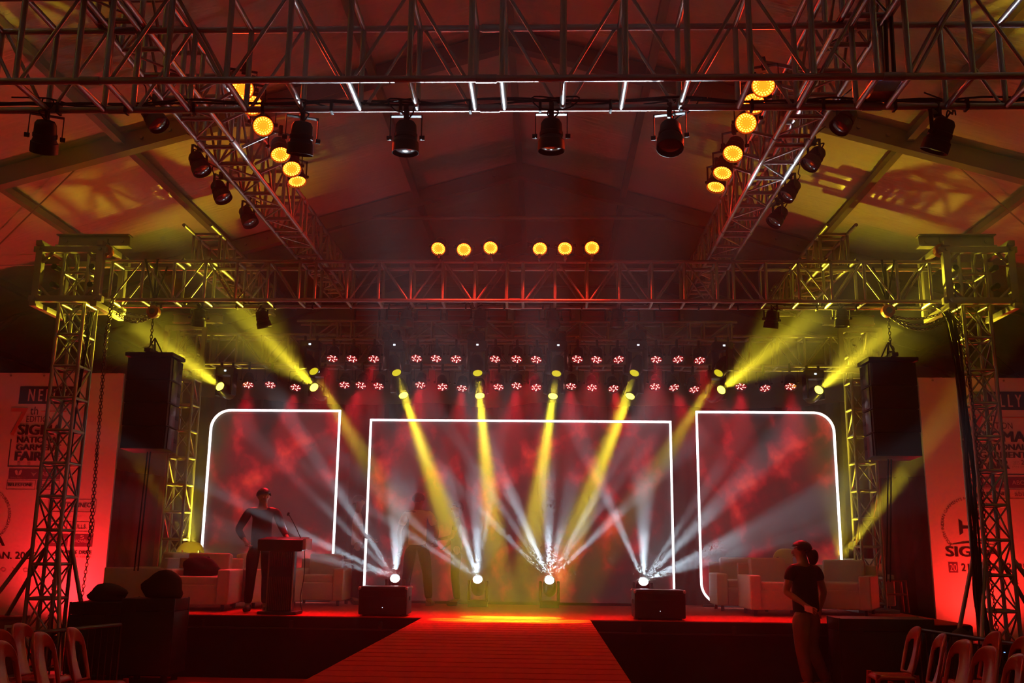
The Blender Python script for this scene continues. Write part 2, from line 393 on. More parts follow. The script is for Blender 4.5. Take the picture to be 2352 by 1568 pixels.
for s, x, lab in ((-1, -6.19, 'tall aluminium truss tower beside the left hanging speaker'), (1, 5.43, 'tall aluminium truss tower beside the right hanging speaker')):
    t = tower(lab, x, 12.375, .33, .35, 5.45, ALU, 'tall front towers'); tw.append(t)
    # sleeve block: a big square frame sliding on the tower
    W2, D2, z0, z1 = .40, .34, 4.70, 5.36
    for z in (z0, z1):
        for y in (-D2, D2): box('sleeve_beam', t, (0, y, z), (2*W2 + .16, .08, .08), ALUD, .006)
        for q in (-W2, W2): box('sleeve_beam', t, (q, 0, z + .075*(1 if z == z1 else -1)), (.08, 2*D2 + .16, .07), ALUD, .006)
    for q in (-W2, W2):
        for y in (-D2, D2):
            box('sleeve_post', t, (q, y, (z0+z1)/2), (.09, .09, z1 - z0), ALUD, .006)
            for z, sg in ((z0, 1), (z1, -1)):
                tube('corner_gusset', t, (q, y, z + sg*.2), (q - math.copysign(.2, q), y, z), .022, ALUD, 6)
            tube('bolt', t, (q, y - .05, z0), (q, y - .08, z0), .025, STEEL, 8); tube('bolt', t, (q, y - .05, z1), (q, y - .08, z1), .025, STEEL, 8)
    for z in (z0 + .22, z1 - .2):
        for q in (-.25, .25): tube('guide_roller', t, (q, -.26, z), (q, -.14, z), .04, RUBBER, 10)
    # head beam
    bx_ = .15 if s < 0 else -.13
    bm = bmesh.new(); bm_box(bm, (0, 0, 0), (.96, .02, .14)); bm_box(bm, (0, 0, .075), (.98, .14, .015)); bm_box(bm, (0, 0, -.075), (.98, .14, .015))
    hb = mesh_obj('head_beam', to_mesh(bm, 'head_beam'), ALUD, t, (bx_, -.05, 5.57))
    for q in (-.38, .38): tube('bolt', hb, (q, -.03, 0), (q, .03, 0), .028, STEEL, 8)
    for q in (-.17, .17):
        for y in (-.17, .17): tube('head_strut', t, (q, y, 5.3), (q, y*.3, 5.5), .02, ALUD, 8)
    # outriggers
    for sx, sy in ((-1, -1), (1, -1), (-1, 1), (1, 1)):
        tube('outrigger', t, (sx*.17, sy*.17, 1.55), (sx*(.95 if sx*s > 0 else .55), sy*(.6 if sy < 0 else .26), .05), .026, STEEL, 10)
        box('outrigger_foot', t, (sx*(.95 if sx*s > 0 else .55), sy*(.6 if sy < 0 else .26), .02), (.16, .16, .04), STEEL, .005)
for s, x, lab in ((-1, -5.72, 'slim rear truss tower by the left screen'), (1, 4.86, 'slim rear truss tower by the right screen')):
    t = tower(lab, x, 15.25, .30, .33, 5.05, ALUD, 'rear towers', zb=SZ)
    for z in (4.36, 5.0):
        for y in (-.25, .25): box('sleeve_beam', t, (0, y, z - SZ), (.66, .07, .07), ALUD, .005)
    for q in (-.3, .3):
        for y in (-.25, .25): box('sleeve_post', t, (q, y, 4.68 - SZ), (.07, .07, .64), ALUD, .005)
    bm = bmesh.new(); bm_box(bm, (0, 0, 0), (.8, .02, .12)); bm_box(bm, (0, 0, .065), (.8, .12, .015)); bm_box(bm, (0, 0, -.065), (.8, .12, .015))
    mesh_obj('head_beam', to_mesh(bm, 'head_beam'), ALUD, t, (.1*s*-1, -.03, 5.2 - SZ))

# ------------------------------------------------------------------ lamps
AMBER_LENS = mat('lit_amber_lens', (.02, .01, .005), .3, 0, .3, emit=(1.0, .055, .002), es=9.0, sample=False)
AMBER_DOT = mat('lit_amber_diode', (.02, .01, .005), .3, 0, .3, emit=(1.0, .30, .02), es=14.0, sample=False)
RED_PLATE = mat('red_lit_led_plate', (.10, .004, .006), .35, 0, .4, emit=(1.0, .01, .02), es=.22, sample=False)
RED_DOT = mat('lit_red_diode', (.1, .02, .02), .3, 0, .3, emit=(1.0, .42, .36), es=4.0, sample=False)
YEL_LENS = mat('lit_yellow_lens', (.05, .05, .01), .3, 0, .3, emit=(1.0, .90, .06), es=6.0, sample=False)
YEL_LENS_DIM = mat('lit_yellow_lens_dim_oblique', (.05, .05, .01), .3, 0, .3, emit=(1.0, .86, .02), es=.75, sample=False)  # dimmed copy of the yellow lens glow, for lenses seen obliquely
WHT_LENS = mat('lit_white_lens', (.05, .05, .05), .3, 0, .3, emit=(.92, .97, 1.0), es=30.0, sample=False)
DISPLAY = mat('lit_white_display', (.02, .02, .02), .3, 0, .3, emit=(.75, .85, 1.0), es=1.6, sample=False)
BULB = mat('unlit_halogen_reflector', (.75, .38, .22), .25, .6, .6, base2=(.45, .18, .10), nscale=30)
BLUE_DOT = mat('blue_status_diode', (.0, .0, .1), .3, 0, .3, emit=(.15, .3, 1.0), es=3.0, sample=False)
REDST_DOT = mat('red_status_diode', (.1, .0, .0), .3, 0, .3, emit=(1.0, .08, .04), es=3.0, sample=False)

CAN_PROF = [(0, -.125), (.035, -.125), (.06, -.118), (.074, -.095), (.078, -.03), (.084, -.025), (.084, .0), (.078, .006), (.086, .03), (.094, .035), (.097, .11), (.093, .112), (.089, .10), (.087, .085), (0, .085)]
def dots_mesh(m, rings, r, key):
    if ('dots', key) in CACHE: return CACHE[('dots', key)]
    bm = bmesh.new()
    for rad, n, off in rings:
        for i in range(n):
            a = 2*PI*i/n + off; c = V((rad*math.cos(a), rad*math.sin(a), 0))
            vv = [bm.verts.new(c + V((r*math.cos(2*PI*k/6), r*math.sin(2*PI*k/6), 0))) for k in range(6)]
            top = bm.verts.new(c + V((0, 0, r*.6)))
            for k in range(6): bm.faces.new((vv[k], vv[(k+1) % 6], top))
    me = to_mesh(bm, key); me.materials.append(m); CACHE[('dots', key)] = me; return me
def yoke_mesh(drop, w=.112):
    k = ('yoke', drop)
    if k not in CACHE:
        bm = bmesh.new(); s = 1 if drop > 0 else -1
        for x in (-w, w): bm_box(bm, (x, 0, drop/2), (.006, .028, abs(drop) + .03))
        bm_box(bm, (0, 0, drop + .012*s), (2*w + .006, .034, .006))
        me = to_mesh(bm, 'yoke'); me.materials.append(BLACK); CACHE[k] = me
    return CACHE[k]
def aim_rot(aim):
    aim = V(aim).normalized(); h = math.hypot(aim.x, aim.y)
    rz = math.atan2(aim.x, -aim.y) if h > 1e-4 else 0.0
    return aim, rz, math.atan2(h, aim.z), V((0, -h, aim.z))
def par(pivot, aim, label, group, kind='off', drop=.15, clamp=.055, energy=0, color=(1, .05, .02), angle=60, cat='stage light', arm_to=None, pigtail=False, blend=.6):
    aim, rz, th, la = aim_rot(aim); pivot = V(pivot); s = 1 if drop > 0 else -1
    base = pivot + V((0, 0, drop + clamp*s))
    e = empty('par_light', base, rz, label, cat, group); pz = -(drop + clamp*s)
    mesh_obj('can', lathe_mesh('can', CAN_PROF, BLACK, 18), None, e, (0, 0, pz), (th, 0, 0))
    mesh_obj('yoke', yoke_mesh(drop), None, e, (0, 0, pz))
    box('clamp', e, (0, 0, -clamp*s/2 + .012*s), (.035, .05, clamp + .05), BLACK, .006)
    for x in (-1, 1):
        tube('knob', e, (x*.10, 0, pz), (x*.135, 0, pz), .018, BLACK, 8)
    f = V((0, math.sin(th)*-1, math.cos(th)))
    lens_at = V((0, 0, pz)) + f*.088
    if kind == 'off':
        mesh_obj('lens', lathe_mesh('lens', [(.086, 0), (.05, .010), (0, .014)], GLASSD, 16), None, e, lens_at, (th, 0, 0))
    elif kind == 'amber':
        l = mesh_obj('lens', lathe_mesh('lens', [(.087, 0), (.05, .010), (0, .014)], AMBER_LENS, 18), None, e, lens_at, (th, 0, 0))
        mesh_obj('diodes', dots_mesh(AMBER_DOT, [(.018, 6, 0), (.038, 12, .2), (.058, 16, 0), (.075, 20, .1)], .0068, 'amber'), None, l, (0, 0, .008))
    elif kind == 'red':
        l = mesh_obj('lens', lathe_mesh('lens', [(.087, 0), (.05, .004), (0, .006)], RED_PLATE, 16), None, e, lens_at, (th, 0, 0))
        mesh_obj('diodes', dots_mesh(RED_DOT, [(.038, 6, R.random()), (.066, 6, .52 + R.random()*.3)], .0115, 'red%d' % R.randrange(3)), None, l, (0, 0, .008))
    if energy: spot(e, lens_at + f*.05, la, energy, color, angle, blend, .06)
    if arm_to is not None:
        inv = Matrix.Rotation(-rz, 3, 'Z')
        tube('outrigger_arm', e, (0, 0, 0), inv @ (V(arm_to) - base), .016, STEEL, 8)
    if pigtail:
        for q in range(2):
            k = R.uniform(-.06, .06); k2 = R.uniform(-.14, .14)
            rear = V((0, 0, pz)) - f*.12
            pts = smooth_path([rear, rear + V((k, .02, .06)), V((k2, .05, -.02)), V((k2*1.4, .04, .07)), V((k2*.5 + (.25 if q else -.25), .0, .05))], 5)
            cable('power_cable', e, pts, .006, RUBBER, 5)
    return e
# dark lamps on the front truss
FP = [(-3.63, 4.47, (-.25, .55, -1)), (-1.76, 4.45, (-.1, .25, -1)), (-1.008, 4.455, (0, .05, -1)), (.03, 4.465, (0, .05, -1)), (.87, 4.46, (-.08, -.35, -1)), (2.745, 4.455, (-.35, .35, -1))]
for i, (x, z, a) in enumerate(FP):
    par((x, 6.5, z), a, 'unlit black par lamp, %s along the nearest overhead truss' % ORD[i], 'unlit lamps under the front truss', drop=.155, clamp=.06, pigtail=True)
# dark lamps outboard of the receding trusses
for i, (y, z) in enumerate([(8.04, 5.34), (9.2, 5.38), (9.88, 5.34), (10.86, 5.40)]):
    par((-3.52, y, z), (.55 if i else .8, -.2, -1), 'unlit black lamp outside the left receding truss, %s from the camera' % ORD[i], 'unlit lamps on the left receding truss', drop=.15, clamp=.04, arm_to=(-3.3, y, 5.36), pigtail=True)
for i, (y, z) in enumerate([(8.37, 5.44), (9.39, 5.50), (10.37, 5.53), (10.98, 5.44)]):
    par((2.70, y, z), (-.75, -.2, -1), 'unlit black lamp outside the right receding truss, %s from the camera' % ORD[i], 'unlit lamps on the right receding truss', drop=.15, clamp=.04, arm_to=(2.43, y, 5.45), pigtail=True)
# lit amber-red lamps inside the receding trusses
AE = 17
ACOL = (1.0, .03, .012)
def amb_aim(t, sgn): return (sgn*(.35 - .1*t), -(1.0 - .72*t), -(.55 + .45*t))
for i, (y, z) in enumerate([(7.64, 5.42), (7.91, 5.43), (8.26, 5.385), (8.84, 5.385), (9.27, 5.405), (9.49, 5.38)]):
    par((-2.6, y, z), amb_aim([0, .45, .3, .7, .6, .95][i], 1), 'glowing red-amber lamp inside the left receding truss, %s from the camera' % ORD[i], 'lit lamps on the left receding truss', 'amber', drop=.15, clamp=.05, energy=AE, color=ACOL, angle=105, blend=.8, arm_to=(-2.97, y, 5.40))
for i, (y, z) in enumerate([(7.35, 5.28), (7.69, 5.32), (8.03, 5.29), (8.63, 5.287), (9.17, 5.325), (9.55, 5.335)]):
    par((1.75, y, z), amb_aim([0, .45, .3, .6, .8, .95][i], -1), 'glowing red-amber lamp inside the right receding truss, %s from the camera' % ORD[i], 'lit lamps on the right receding truss', 'amber', drop=.15, clamp=.05, energy=AE, color=ACOL, angle=105, blend=.8, arm_to=(2.11, y, 5.40))
# lit lamps standing on the tower truss
for i, (x, z) in enumerate([(-1.37, 5.40), (-1.055, 5.385), (-.705, 5.41), (-.093, 5.40), (.238, 5.40), (.58, 5.41)]):
    par((x, 11.97, z), (R.uniform(-.1, .1), -.9, -.75 - .08*R.random()), 'glowing amber lamp standing on the tower truss, %s from the left' % ORD[i], 'lit lamps on the tower truss', 'amber', drop=-.11, clamp=.03, energy=AE*2.0, color=ACOL, angle=178, blend=.1, arm_to=(x, 12.2, 5.26))
# dark lamps hung below the tower truss
for i, (x, z, a) in enumerate([(-4.63, 4.60, (-.1, .3, -1)), (-3.77, 4.58, (.25, .25, -1)), (-1.85, 4.585, (0, .05, -1)), (-.877, 4.60, (0, .1, -1)), (.086, 4.59, (0, .1, -1)), (.93, 4.59, (0, .0, -1)), (2.94, 4.60, (-.1, .25, -1)), (3.845, 4.62, (0, .05, -1))]):
    par((x, 12.56, z - .02), a, 'unlit black lamp under the tower truss, %s from the left' % ORD[i], 'unlit lamps under the tower truss', drop=.10, clamp=.04, pigtail=True)
# two rows of small red lamps above the stage
UPX = [-3.26, -2.95, -2.63, -1.97, -1.672, -1.375, -.771, -.443, -.141, .479, .773, 1.079, 1.67, 1.975, 2.305]
LOX = [-4.685, -4.317, -3.92, -3.155, -2.885, -2.606, -1.956, -1.625, -1.307, -.735, -.452, -.163, .393, .707, 1.034, 1.693, 1.96, 2.272, 3.013, 3.364, 3.767]
RE = 170
RCOL = (1.0, .012, .03)
for i, x in enumerate(UPX):
    par((x, 14.62, 4.51 + R.uniform(-.008, .008)), (R.uniform(-.2, .2), -.72, -1 - .15*R.random()), 'small red LED par lamp in the upper lamp row, %s from the left' % ORD[i], 'red lamps of the upper row', 'red', drop=.13, clamp=.07, energy=RE*2*(i % 2 == 0), color=RCOL, angle=34, blend=.5)
for i, x in enumerate(LOX):
    par((x, 15.07, 4.16 + R.uniform(-.03, .03)), (R.uniform(-.2, .2), -.72, -1 - .2*R.random()), 'small red LED par lamp in the lower lamp row, %s from the left' % ORD[i], 'red lamps of the lower row', 'red', drop=.17, clamp=.09, energy=RE*2*(i % 2 == 0), color=RCOL, angle=34, blend=.5)

# ------------------------------------------------------------------ moving heads
HEAD_PROF = [(0, -.17), (.05, -.17), (.088, -.145), (.105, -.09), (.108, .02), (.095, .10), (.088, .155), (.08, .158), (.077, .150), (0, .150)]
def moving_head(lens, target, label, group, lensmat, beams, hang=True, cat='moving light', energy=0, color=(1, 1, 1), angle=8, blend=.3, disp=True):
    lens = V(lens); aim, rz, th, la = aim_rot(V(target) - lens)
    pv = lens - aim*.155; s = 1 if hang else -1
    basez = .36 if hang else -.34
    rzb = rz if abs(rz) < 1.2 else 0.0
    # the base faces the audience; the yoke turns with the head
    e = empty('moving_head', pv + V((0, 0, basez)), 0, label, cat, group)
    pz = -basez
    box('base', e, (0, 0, -.065*s), (.29, .24, .13), BLACKG, .02)
    for x in (-1, 1): box('yoke_arm', e, (x*.135*math.cos(rz), x*.135*math.sin(rz), pz + .09*s), (.045, .13, .34), BLACKG, .018, (0, 0, rz))
    box('yoke_bridge', e, (0, 0, pz + .25*s), (.30, .15, .05), BLACKG, .015, (0, 0, rz))
    h = bpy.data.objects.new('head', lathe_mesh('head', HEAD_PROF, BLACKG, 18)); link(h, e); h.location = (0, 0, pz)
    h.rotation_mode = 'QUATERNION'; h.rotation_quaternion = aim.to_track_quat('Z', 'Y')
    ln = bpy.data.objects.new('lens', lathe_mesh('mh_lens', [(.070, 0), (.05, .008), (0, .012)], lensmat, 18)); link(ln, e)
    ln.location = V((0, 0, pz)) + aim*.151; ln.rotation_mode = 'QUATERNION'; ln.rotation_quaternion = h.rotation_quaternion
    if disp: box('display', e, (.01, -.121, -.065*s), (.035, .004, .026), DISPLAY)
    if hang:
        for x in (-.09, .09): box('clamp', e, (x, 0, .04), (.03, .05, .09), BLACK, .006)
    if energy: spot(e, V((0, 0, pz)) + aim*.19, aim, energy, color, angle, blend, .05)
    for (tg, en, ang, bl) in beams:
        d = (V(tg) - lens).normalized()
        spot(e, V((0, 0, pz)) + aim*.17 + d*.04, d, en, color, ang, bl, .03)
    return e
POOL = V((-.42, 12.85, .76))
YCOL = (1.0, .80, .03)
YE = 9000
for i, (x, z) in enumerate([(-3.481, 4.186), (-2.234, 4.172), (-1.021, 4.172), (.152, 4.171), (1.306, 4.184), (2.544, 4.19)]):
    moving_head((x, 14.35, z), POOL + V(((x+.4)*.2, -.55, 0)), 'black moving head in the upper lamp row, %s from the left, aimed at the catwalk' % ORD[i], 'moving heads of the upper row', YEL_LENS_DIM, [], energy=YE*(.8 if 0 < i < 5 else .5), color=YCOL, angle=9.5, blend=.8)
LOW = [(-5.043, 4.028), (-3.577, 4.022), (-2.184, 3.901), (-1.013, 3.902), (.104, 3.901), (1.276, 3.908), (2.661, 4.017), (4.128, 4.025)]
OUT = {0: (-5.70, 12.9, 4.61), 1: (-4.14, 12.9, 4.71), 6: (3.47, 12.9, 4.635), 7: (4.725, 12.9, 4.66)}
for i, (x, z) in enumerate(LOW):
    out = i in OUT
    moving_head((x, 14.8, z), OUT[i] if out else POOL + V(((x+.4)*.22, .05, 0)), 'black moving head, %s in the lower lamp row, %s' % (ORD[i], 'beaming out over the audience' if out else 'aimed at the catwalk'), 'moving heads of the lower row', YEL_LENS, [(OUT[i], YE*.15, 40, 1.0)] if out else [], energy=YE*(1.1 if out else 1.3), color=YCOL, angle=9, blend=.75)  # outward heads get an added wide cone to brighten trusses and walls
for s, x, tg, rf in ((-1, -5.45, (-6.1, 14.25, 2.94), (-6.18, 15.15, 7.42)), (1, 4.44, (5.12, 14.2, 2.77), (5.17, 15.15, 7.41))):   # two yellow floor heads behind the armchairs
    moving_head((x, 15.4, 1.50 if s < 0 else 1.46), tg, 'moving head behind the %s armchairs sending a yellow beam up and outwards' % ('left' if s < 0 else 'right'), 'yellow moving heads behind the armchairs', YEL_LENS, [(rf, YE*.5, 9, .8), (rf, YE*.055, 55, 1.0), ((-5.3, 14.8, 1.5) if s < 0 else (3.72, 15.6, 1.6), YE*.012, 50, 1.0)], hang=False, energy=YE*.7, color=YCOL, angle=8, disp=False)  # extra spots added per head to brighten the roof and the plastic chair
# floor heads: prism beams fan up through the haze
WCOL = (.70, .87, 1.0)
FAN = {
 0: [(-3.29, 12.3, 3.25, 1.5, 3.0), (-3.32, 13.69, 1.77, 0.9, 2.8), (-2.96, 14.22, 1.54, 1.0, 3.0), (-3.34, 13.78, 1.57, 0.7, 2.6), (-2.97, 14.29, 1.38, 0.6, 3.0), (-1.8, 11.75, 2.52, 0.8, 3.6), (-1.57, 11.57, 2.5, 0.9, 2.6), (-3.25, 13.24, 2.39, 0.7, 2.6)],
 1: [(-1.69, 14.18, 1.64, 0.9, 2.6), (-1.64, 14.12, 1.77, 0.8, 2.8), (-1.23, 12.15, 2.42, 1.0, 3.0), (-0.86, 12.32, 2.35, 0.9, 3.6), (-0.84, 14.16, 1.98, 0.5, 3.4)],
 2: [(-0.33, 14.5, 1.56, 1.0, 2.6), (-0.33, 14.32, 1.75, 0.9, 2.4), (-0.33, 14.02, 2.03, 1.0, 3.0), (-0.55, 11.64, 2.52, 1.0, 3.0), (0.02, 11.89, 2.54, 1.4, 3.0), (0.31, 12.38, 2.31, 0.5, 3.4), (0.87, 13.09, 2.65, 1.2, 3.0), (0.81, 13.53, 2.27, 0.7, 2.6), (0.93, 13.67, 2.03, 1.2, 3.0)],
 3: [(1.05, 14.11, 1.92, 0.9, 3.4), (1.25, 12.71, 2.18, 0.9, 4.0), (1.92, 12.99, 2.17, 0.7, 2.4), (2.01, 14.13, 1.83, 0.8, 5.0), (2.43, 13.83, 1.71, 1.0, 5.0), (2.24, 14.17, 1.47, 0.6, 5.0)],
}
WE = 5600
GLOW = [(-3.0, 13.6, 2.4), (-1.2, 13.4, 2.4), (.06, 13.4, 2.5), (1.7, 13.6, 2.3)]
for i, (x, z) in enumerate([(-2.279, 1.163), (-1.023, 1.165), (.061, 1.165), (1.473, 1.163)]):
    beams = [((bx, by, bz), WE*en, an*1.6, .9) for bx, by, bz, en, an in FAN[i]]
    beams.append((GLOW[i], WE*.007, 62, 1.0))  # added wide spot per head, fills the haze between the beams
    moving_head((x, 15.2, z), (x + (.15 if i in (0,) else 0), 13.6, 2.4), 'black moving head on the stage floor throwing white beams, %s from the left' % ORD[i], 'moving heads on the stage floor', WHT_LENS, beams, hang=False, color=WCOL, disp=False)
for i, (x, z) in enumerate([(-2.356, 4.77), (-1.062, 4.761), (.165, 4.766), (1.372, 4.783)]):
    e = empty('blinder_light', (x, 14.45, z + .13), 0, 'unlit two-lamp blinder on the small stage truss, %s from the left' % ORD[i], 'stage light', 'blinders on the small truss')
    box('housing', e, (0, .03, -.13), (.27, .12, .15), BLACK, .012)
    for q in (-.066, .066):
        rf = mesh_obj('reflector', lathe_mesh('reflector', [(0, .0), (.02, .004), (.045, .02), (.056, .045), (.06, .045)], BULB, 16), None, e, (q, .01, -.13), (PI/2, 0, 0))
        mesh_obj('bulb', lathe_mesh('bulb', [(0, .03), (.012, .025), (.014, 0)], PRINTL, 8), None, rf, (0, 0, 0))
    box('clamp', e, (0, .03, -.02), (.04, .05, .09), BLACK, .006)
# row of rectangular flood panels above the stage truss
FLOODR = mat('flood_reflector_red', (.42, .06, .05), .35, .3, .5, base2=(.32, .05, .05), nscale=4)
FX = [-2.80, -2.30, -1.83, -1.36, -.80, -.30, .18, .72, 1.24, 1.86]
for i, x in enumerate(FX):
    e = empty('flood_panel', (x, 14.8, 5.06), 0, 'rectangular red-backed flood panel standing on the stage truss, %s from the left' % ORD[i], 'flood light', 'flood panels above the stage')
    box('backing', e, (0, .03, .10), (.36, .03, .17), FLOODR)
    for q in (-.19, .19): box('side_rail', e, (q, 0, .10), (.025, .07, .20), BLACK, .004)
    for q in (.0, .20): box('cross_rail', e, (0, 0, q), (.38, .06, .018), BLACK, .004)
    tube('filament', e, (-.17, 0, .10), (.17, 0, .10), .006, STEEL, 6)
    box('hinge', e, (.235, 0, .10), (.05, .04, .08), STEEL, .005)

# ------------------------------------------------------------------ screens
def screen_mat():
    m = bpy.data.materials.new('led_screen_clouds'); m.use_nodes = True; nt = m.node_tree
    b = nt.nodes['Principled BSDF']; b.inputs['Base Color'].default_value = (.015, .015, .016, 1); b.inputs['Roughness'].default_value = .6
    tc = nt.nodes.new('ShaderNodeTexCoord'); mp = nt.nodes.new('ShaderNodeMapping'); mp.inputs['Scale'].default_value = (1.15, 1, .95); mp.inputs['Rotation'].default_value = (0, .5, 0); mp.inputs['Location'].default_value = (.35, 0, .2)
    n1 = nt.nodes.new('ShaderNodeTexNoise'); n1.inputs['Scale'].default_value = 1.35; n1.inputs['Detail'].default_value = 8; n1.inputs['Roughness'].default_value = .56; n1.inputs['Distortion'].default_value = .15
    r1 = nt.nodes.new('ShaderNodeValToRGB'); e = r1.color_ramp.elements
    e[0].position = .44; e[0].color = (.016, .011, .012, 1); e[1].position = .80; e[1].color = (.95, .22, .07, 1)
    a = e.new(.52); a.color = (.05, .008, .010, 1); c = e.new(.60); c.color = (.24, .010, .014, 1); d = e.new(.69); d.color = (.55, .035, .022, 1)
    nt.links.new(tc.outputs['Object'], mp.inputs['Vector']); nt.links.new(mp.outputs[0], n1.inputs['Vector'])
    nt.links.new(n1.outputs['Fac'], r1.inputs['Fac']); nt.links.new(r1.outputs['Color'], b.inputs['Emission Color'])
    b.inputs['Emission Strength'].default_value = 1.15; m.cycles.emission_sampling = 'NONE'
    return m
SCREEN = screen_mat()
NEON = mat('white_edge_light', (.9, .9, .9), .4, 0, .3, emit=(1.0, .97, 1.0), es=2.2, sample=False)
def rounded_rect(w, h, rad, n=10):
    # rad: dict of corner -> radius, corners bl br tr tl ; origin bottom centre
    pts = []
    for (cx, cz, a0, key) in ((-w/2, 0, PI, 'bl'), (w/2, 0, 1.5*PI, 'br'), (w/2, h, 0, 'tr'), (-w/2, h, .5*PI, 'tl')):
        r = rad.get(key, 0)
        if r <= 0: pts.append((cx, cz)); continue
        ox = cx + (r if cx < 0 else -r); oz = cz + (r if cz == 0 else -r)
        for k in range(n+1):
            a = a0 + .5*PI*k/n; pts.append((ox + r*math.cos(a), oz + r*math.sin(a)))
    return pts
def led_screen(label, cx, w, y, z0, z1, rad, open_bottom=False):
    h = z1 - z0
    e = empty('led_screen', (cx, y, z0), 0, label, 'screen', 'stage led screens')
    out = rounded_rect(w, h, rad)
    bm = bmesh.new(); f = bm.faces.new([bm.verts.new((x, .0, z)) for x, z in out])
    me = to_mesh(bm, 'screen_face'); sf = mesh_obj('screen_face', me, SCREEN, e)
    bm = bmesh.new(); f = bm.faces.new([bm.verts.new((x, .03, z)) for x, z in out])
    ex = bmesh.ops.extrude_face_region(bm, geom=[f]); bmesh.ops.translate(bm, verts=[g for g in ex['geom'] if isinstance(g, bmesh.types.BMVert)], vec=(0, .12, 0)); bmesh.ops.recalc_face_normals(bm, faces=bm.faces)
    mesh_obj('cabinet', to_mesh(bm, 'cabinet'), BLACK, e)
    # edge light: a strip around the outline
    t = .033; bm = bmesh.new(); inn = rounded_rect(w - 2*t, h - 2*t, {k: max(r_ - t, 0) for k, r_ in rad.items()}); inn = [(x, z + t) for x, z in inn]
    ro = []
    for k, ((xo, zo), (xi, zi)) in enumerate(zip(out, inn)):
        ro.append([bm.verts.new((xo, .0, zo)), bm.verts.new((xo, -.035, zo)), bm.verts.new((xi, -.035, zi)), bm.verts.new((xi, .0, zi))])
    n = len(ro)
    for k in range(n):
        a, b = ro[k], ro[(k+1) % n]
        if open_bottom and k == 0: continue
        for q in range(3): bm.faces.new((a[q], b[q], b[q+1], a[q+1]))
    bmesh.ops.recalc_face_normals(bm, faces=bm.faces)
    mesh_obj('edge_light', to_mesh(bm, 'edge_light'), NEON, e)
    box('screen_plinth', e, (0, .05, -(z0 - SZ)/2), (w*.96, .1, max(z0 - SZ, .01)), BLACK)
    return e
led_screen('left upright screen showing red clouds, white edge light with rounded corners', (-5.56-3.39)/2, 2.17, 16.0, .80, 3.84, {'tl': .33, 'br': .33})
led_screen('wide centre screen showing red clouds inside a square white outline', (-2.91+2.05)/2, 4.96, 16.05, .80, 3.70, {}, True)
led_screen('right upright screen showing red clouds, white edge light with rounded corners', (2.44+4.68)/2, 2.24, 16.0, .80, 3.86, {'tr': .33, 'bl': .33})

# ------------------------------------------------------------------ red floor washes at the banners
WASH = mat('lit_red_wash_face', (.1, .01, .01), .3, 0, .3, emit=(1.0, .05, .015), es=6.0, sample=False)
def wash(x, y, aim, label, energy, color, angle):
    e = empty('floor_wash_light', (x, y, 0), 0, label, 'stage light', 'red floor wash lights')
    box('base', e, (0, 0, .03), (.26, .2, .06), BLACK, .01)
    a, rz, th, la = aim_rot(aim)
    h = box('housing', e, (0, 0, .17), (.3, .16, .16), BLACK, .015); h.rotation_mode = 'QUATERNION'; h.rotation_quaternion = a.to_track_quat('Z', 'Y')
    f = box('face', e, V((0, 0, .17)) + a*.082, (.27, .13, .01), WASH, 0); f.rotation_mode = 'QUATERNION'; f.rotation_quaternion = h.rotation_quaternion
    spot(e, V((0, 0, .17)) + a*.13, a, energy, color, angle, .9, .12)
    for q in (-.17, .17): box('bracket', e, (q, 0, .11), (.01, .04, .16), STEEL)
    return e
wash(-7.6, 15.45, (.0, .06, 1), 'red floor wash light shining up the left banner behind the tower', 400, (1, .016, .022), 160)
wash(6.8, 15.45, (.0, .06, 1), 'red floor wash light shining up the right banner behind the tower', 280, (1, .018, .014), 160)

# ------------------------------------------------------------------ stage haze (lies thicker over the stage)
def haze(c, half, dens, label):
    m = bpy.data.materials.new('stage_haze'); m.use_nodes = True; nt = m.node_tree; nt.nodes.clear()
    o_ = nt.nodes.new('ShaderNodeOutputMaterial'); v_ = nt.nodes.new('ShaderNodeVolumeScatter')
    v_.inputs['Density'].default_value = dens; v_.inputs['Anisotropy'].default_value = .45
    nt.links.new(v_.outputs[0], o_.inputs['Volume']); m.cycles.volume_sampling = 'EQUIANGULAR'
    bm = bmesh.new(); bmesh.ops.create_icosphere(bm, subdivisions=3, radius=1.0)
    for v in bm.verts:
        p = 3.0; n = (abs(v.co.x)**p + abs(v.co.y)**p + abs(v.co.z)**p)**(1/p)
        v.co = V((v.co.x/n*half[0], v.co.y/n*half[1], v.co.z/n*half[2]))
    o = mesh_obj('haze', to_mesh(bm, 'haze', True), m, None, c); tag(o, label, 'haze', None, 'stuff'); return o
for (c, h, d, l) in HAZES: haze(c, h, d, l)

# ------------------------------------------------------------------ chains, hoists, line arrays
def chain_mesh(pts, link_len=.046, r=.0055):
    pts = [V(p) for p in pts]; bm = bmesh.new(); acc = 0; flip = False
    for a, b in zip(pts, pts[1:]):
        L = (b-a).length; t = (b-a).normalized(); pos = 0
        while pos < L:
            c = a + t*pos; x = t.orthogonal().normalized(); y = t.cross(x)
            if flip: x, y = y, x
            ring = []
            for k in range(8):
                an = 2*PI*k/8; ctr = c + t*math.sin(an)*link_len*.62 + x*math.cos(an)*link_len*.36
                nrm = (t*math.sin(an)*.6 + x*math.cos(an)).normalized()
                ring.append([bm.verts.new(ctr + nrm*r*math.cos(q*2*PI/3) + y*r*math.sin(q*2*PI/3)) for q in range(3)])
            for k in range(8):
                p, q = ring[k], ring[(k+1) % 8]
                for j in range(3): bm.faces.new((p[j], p[(j+1) % 3], q[(j+1) % 3], q[j]))
            flip = not flip; pos += link_len*.92
    me = to_mesh(bm, 'chain', True); me.materials.append(CHAINM); return me
def sag(a, b, s, n=14):
    a, b = V(a), V(b); return [a.lerp(b, i/n) - V((0, 0, s*4*(i/n)*(1-i/n))) for i in range(n+1)]
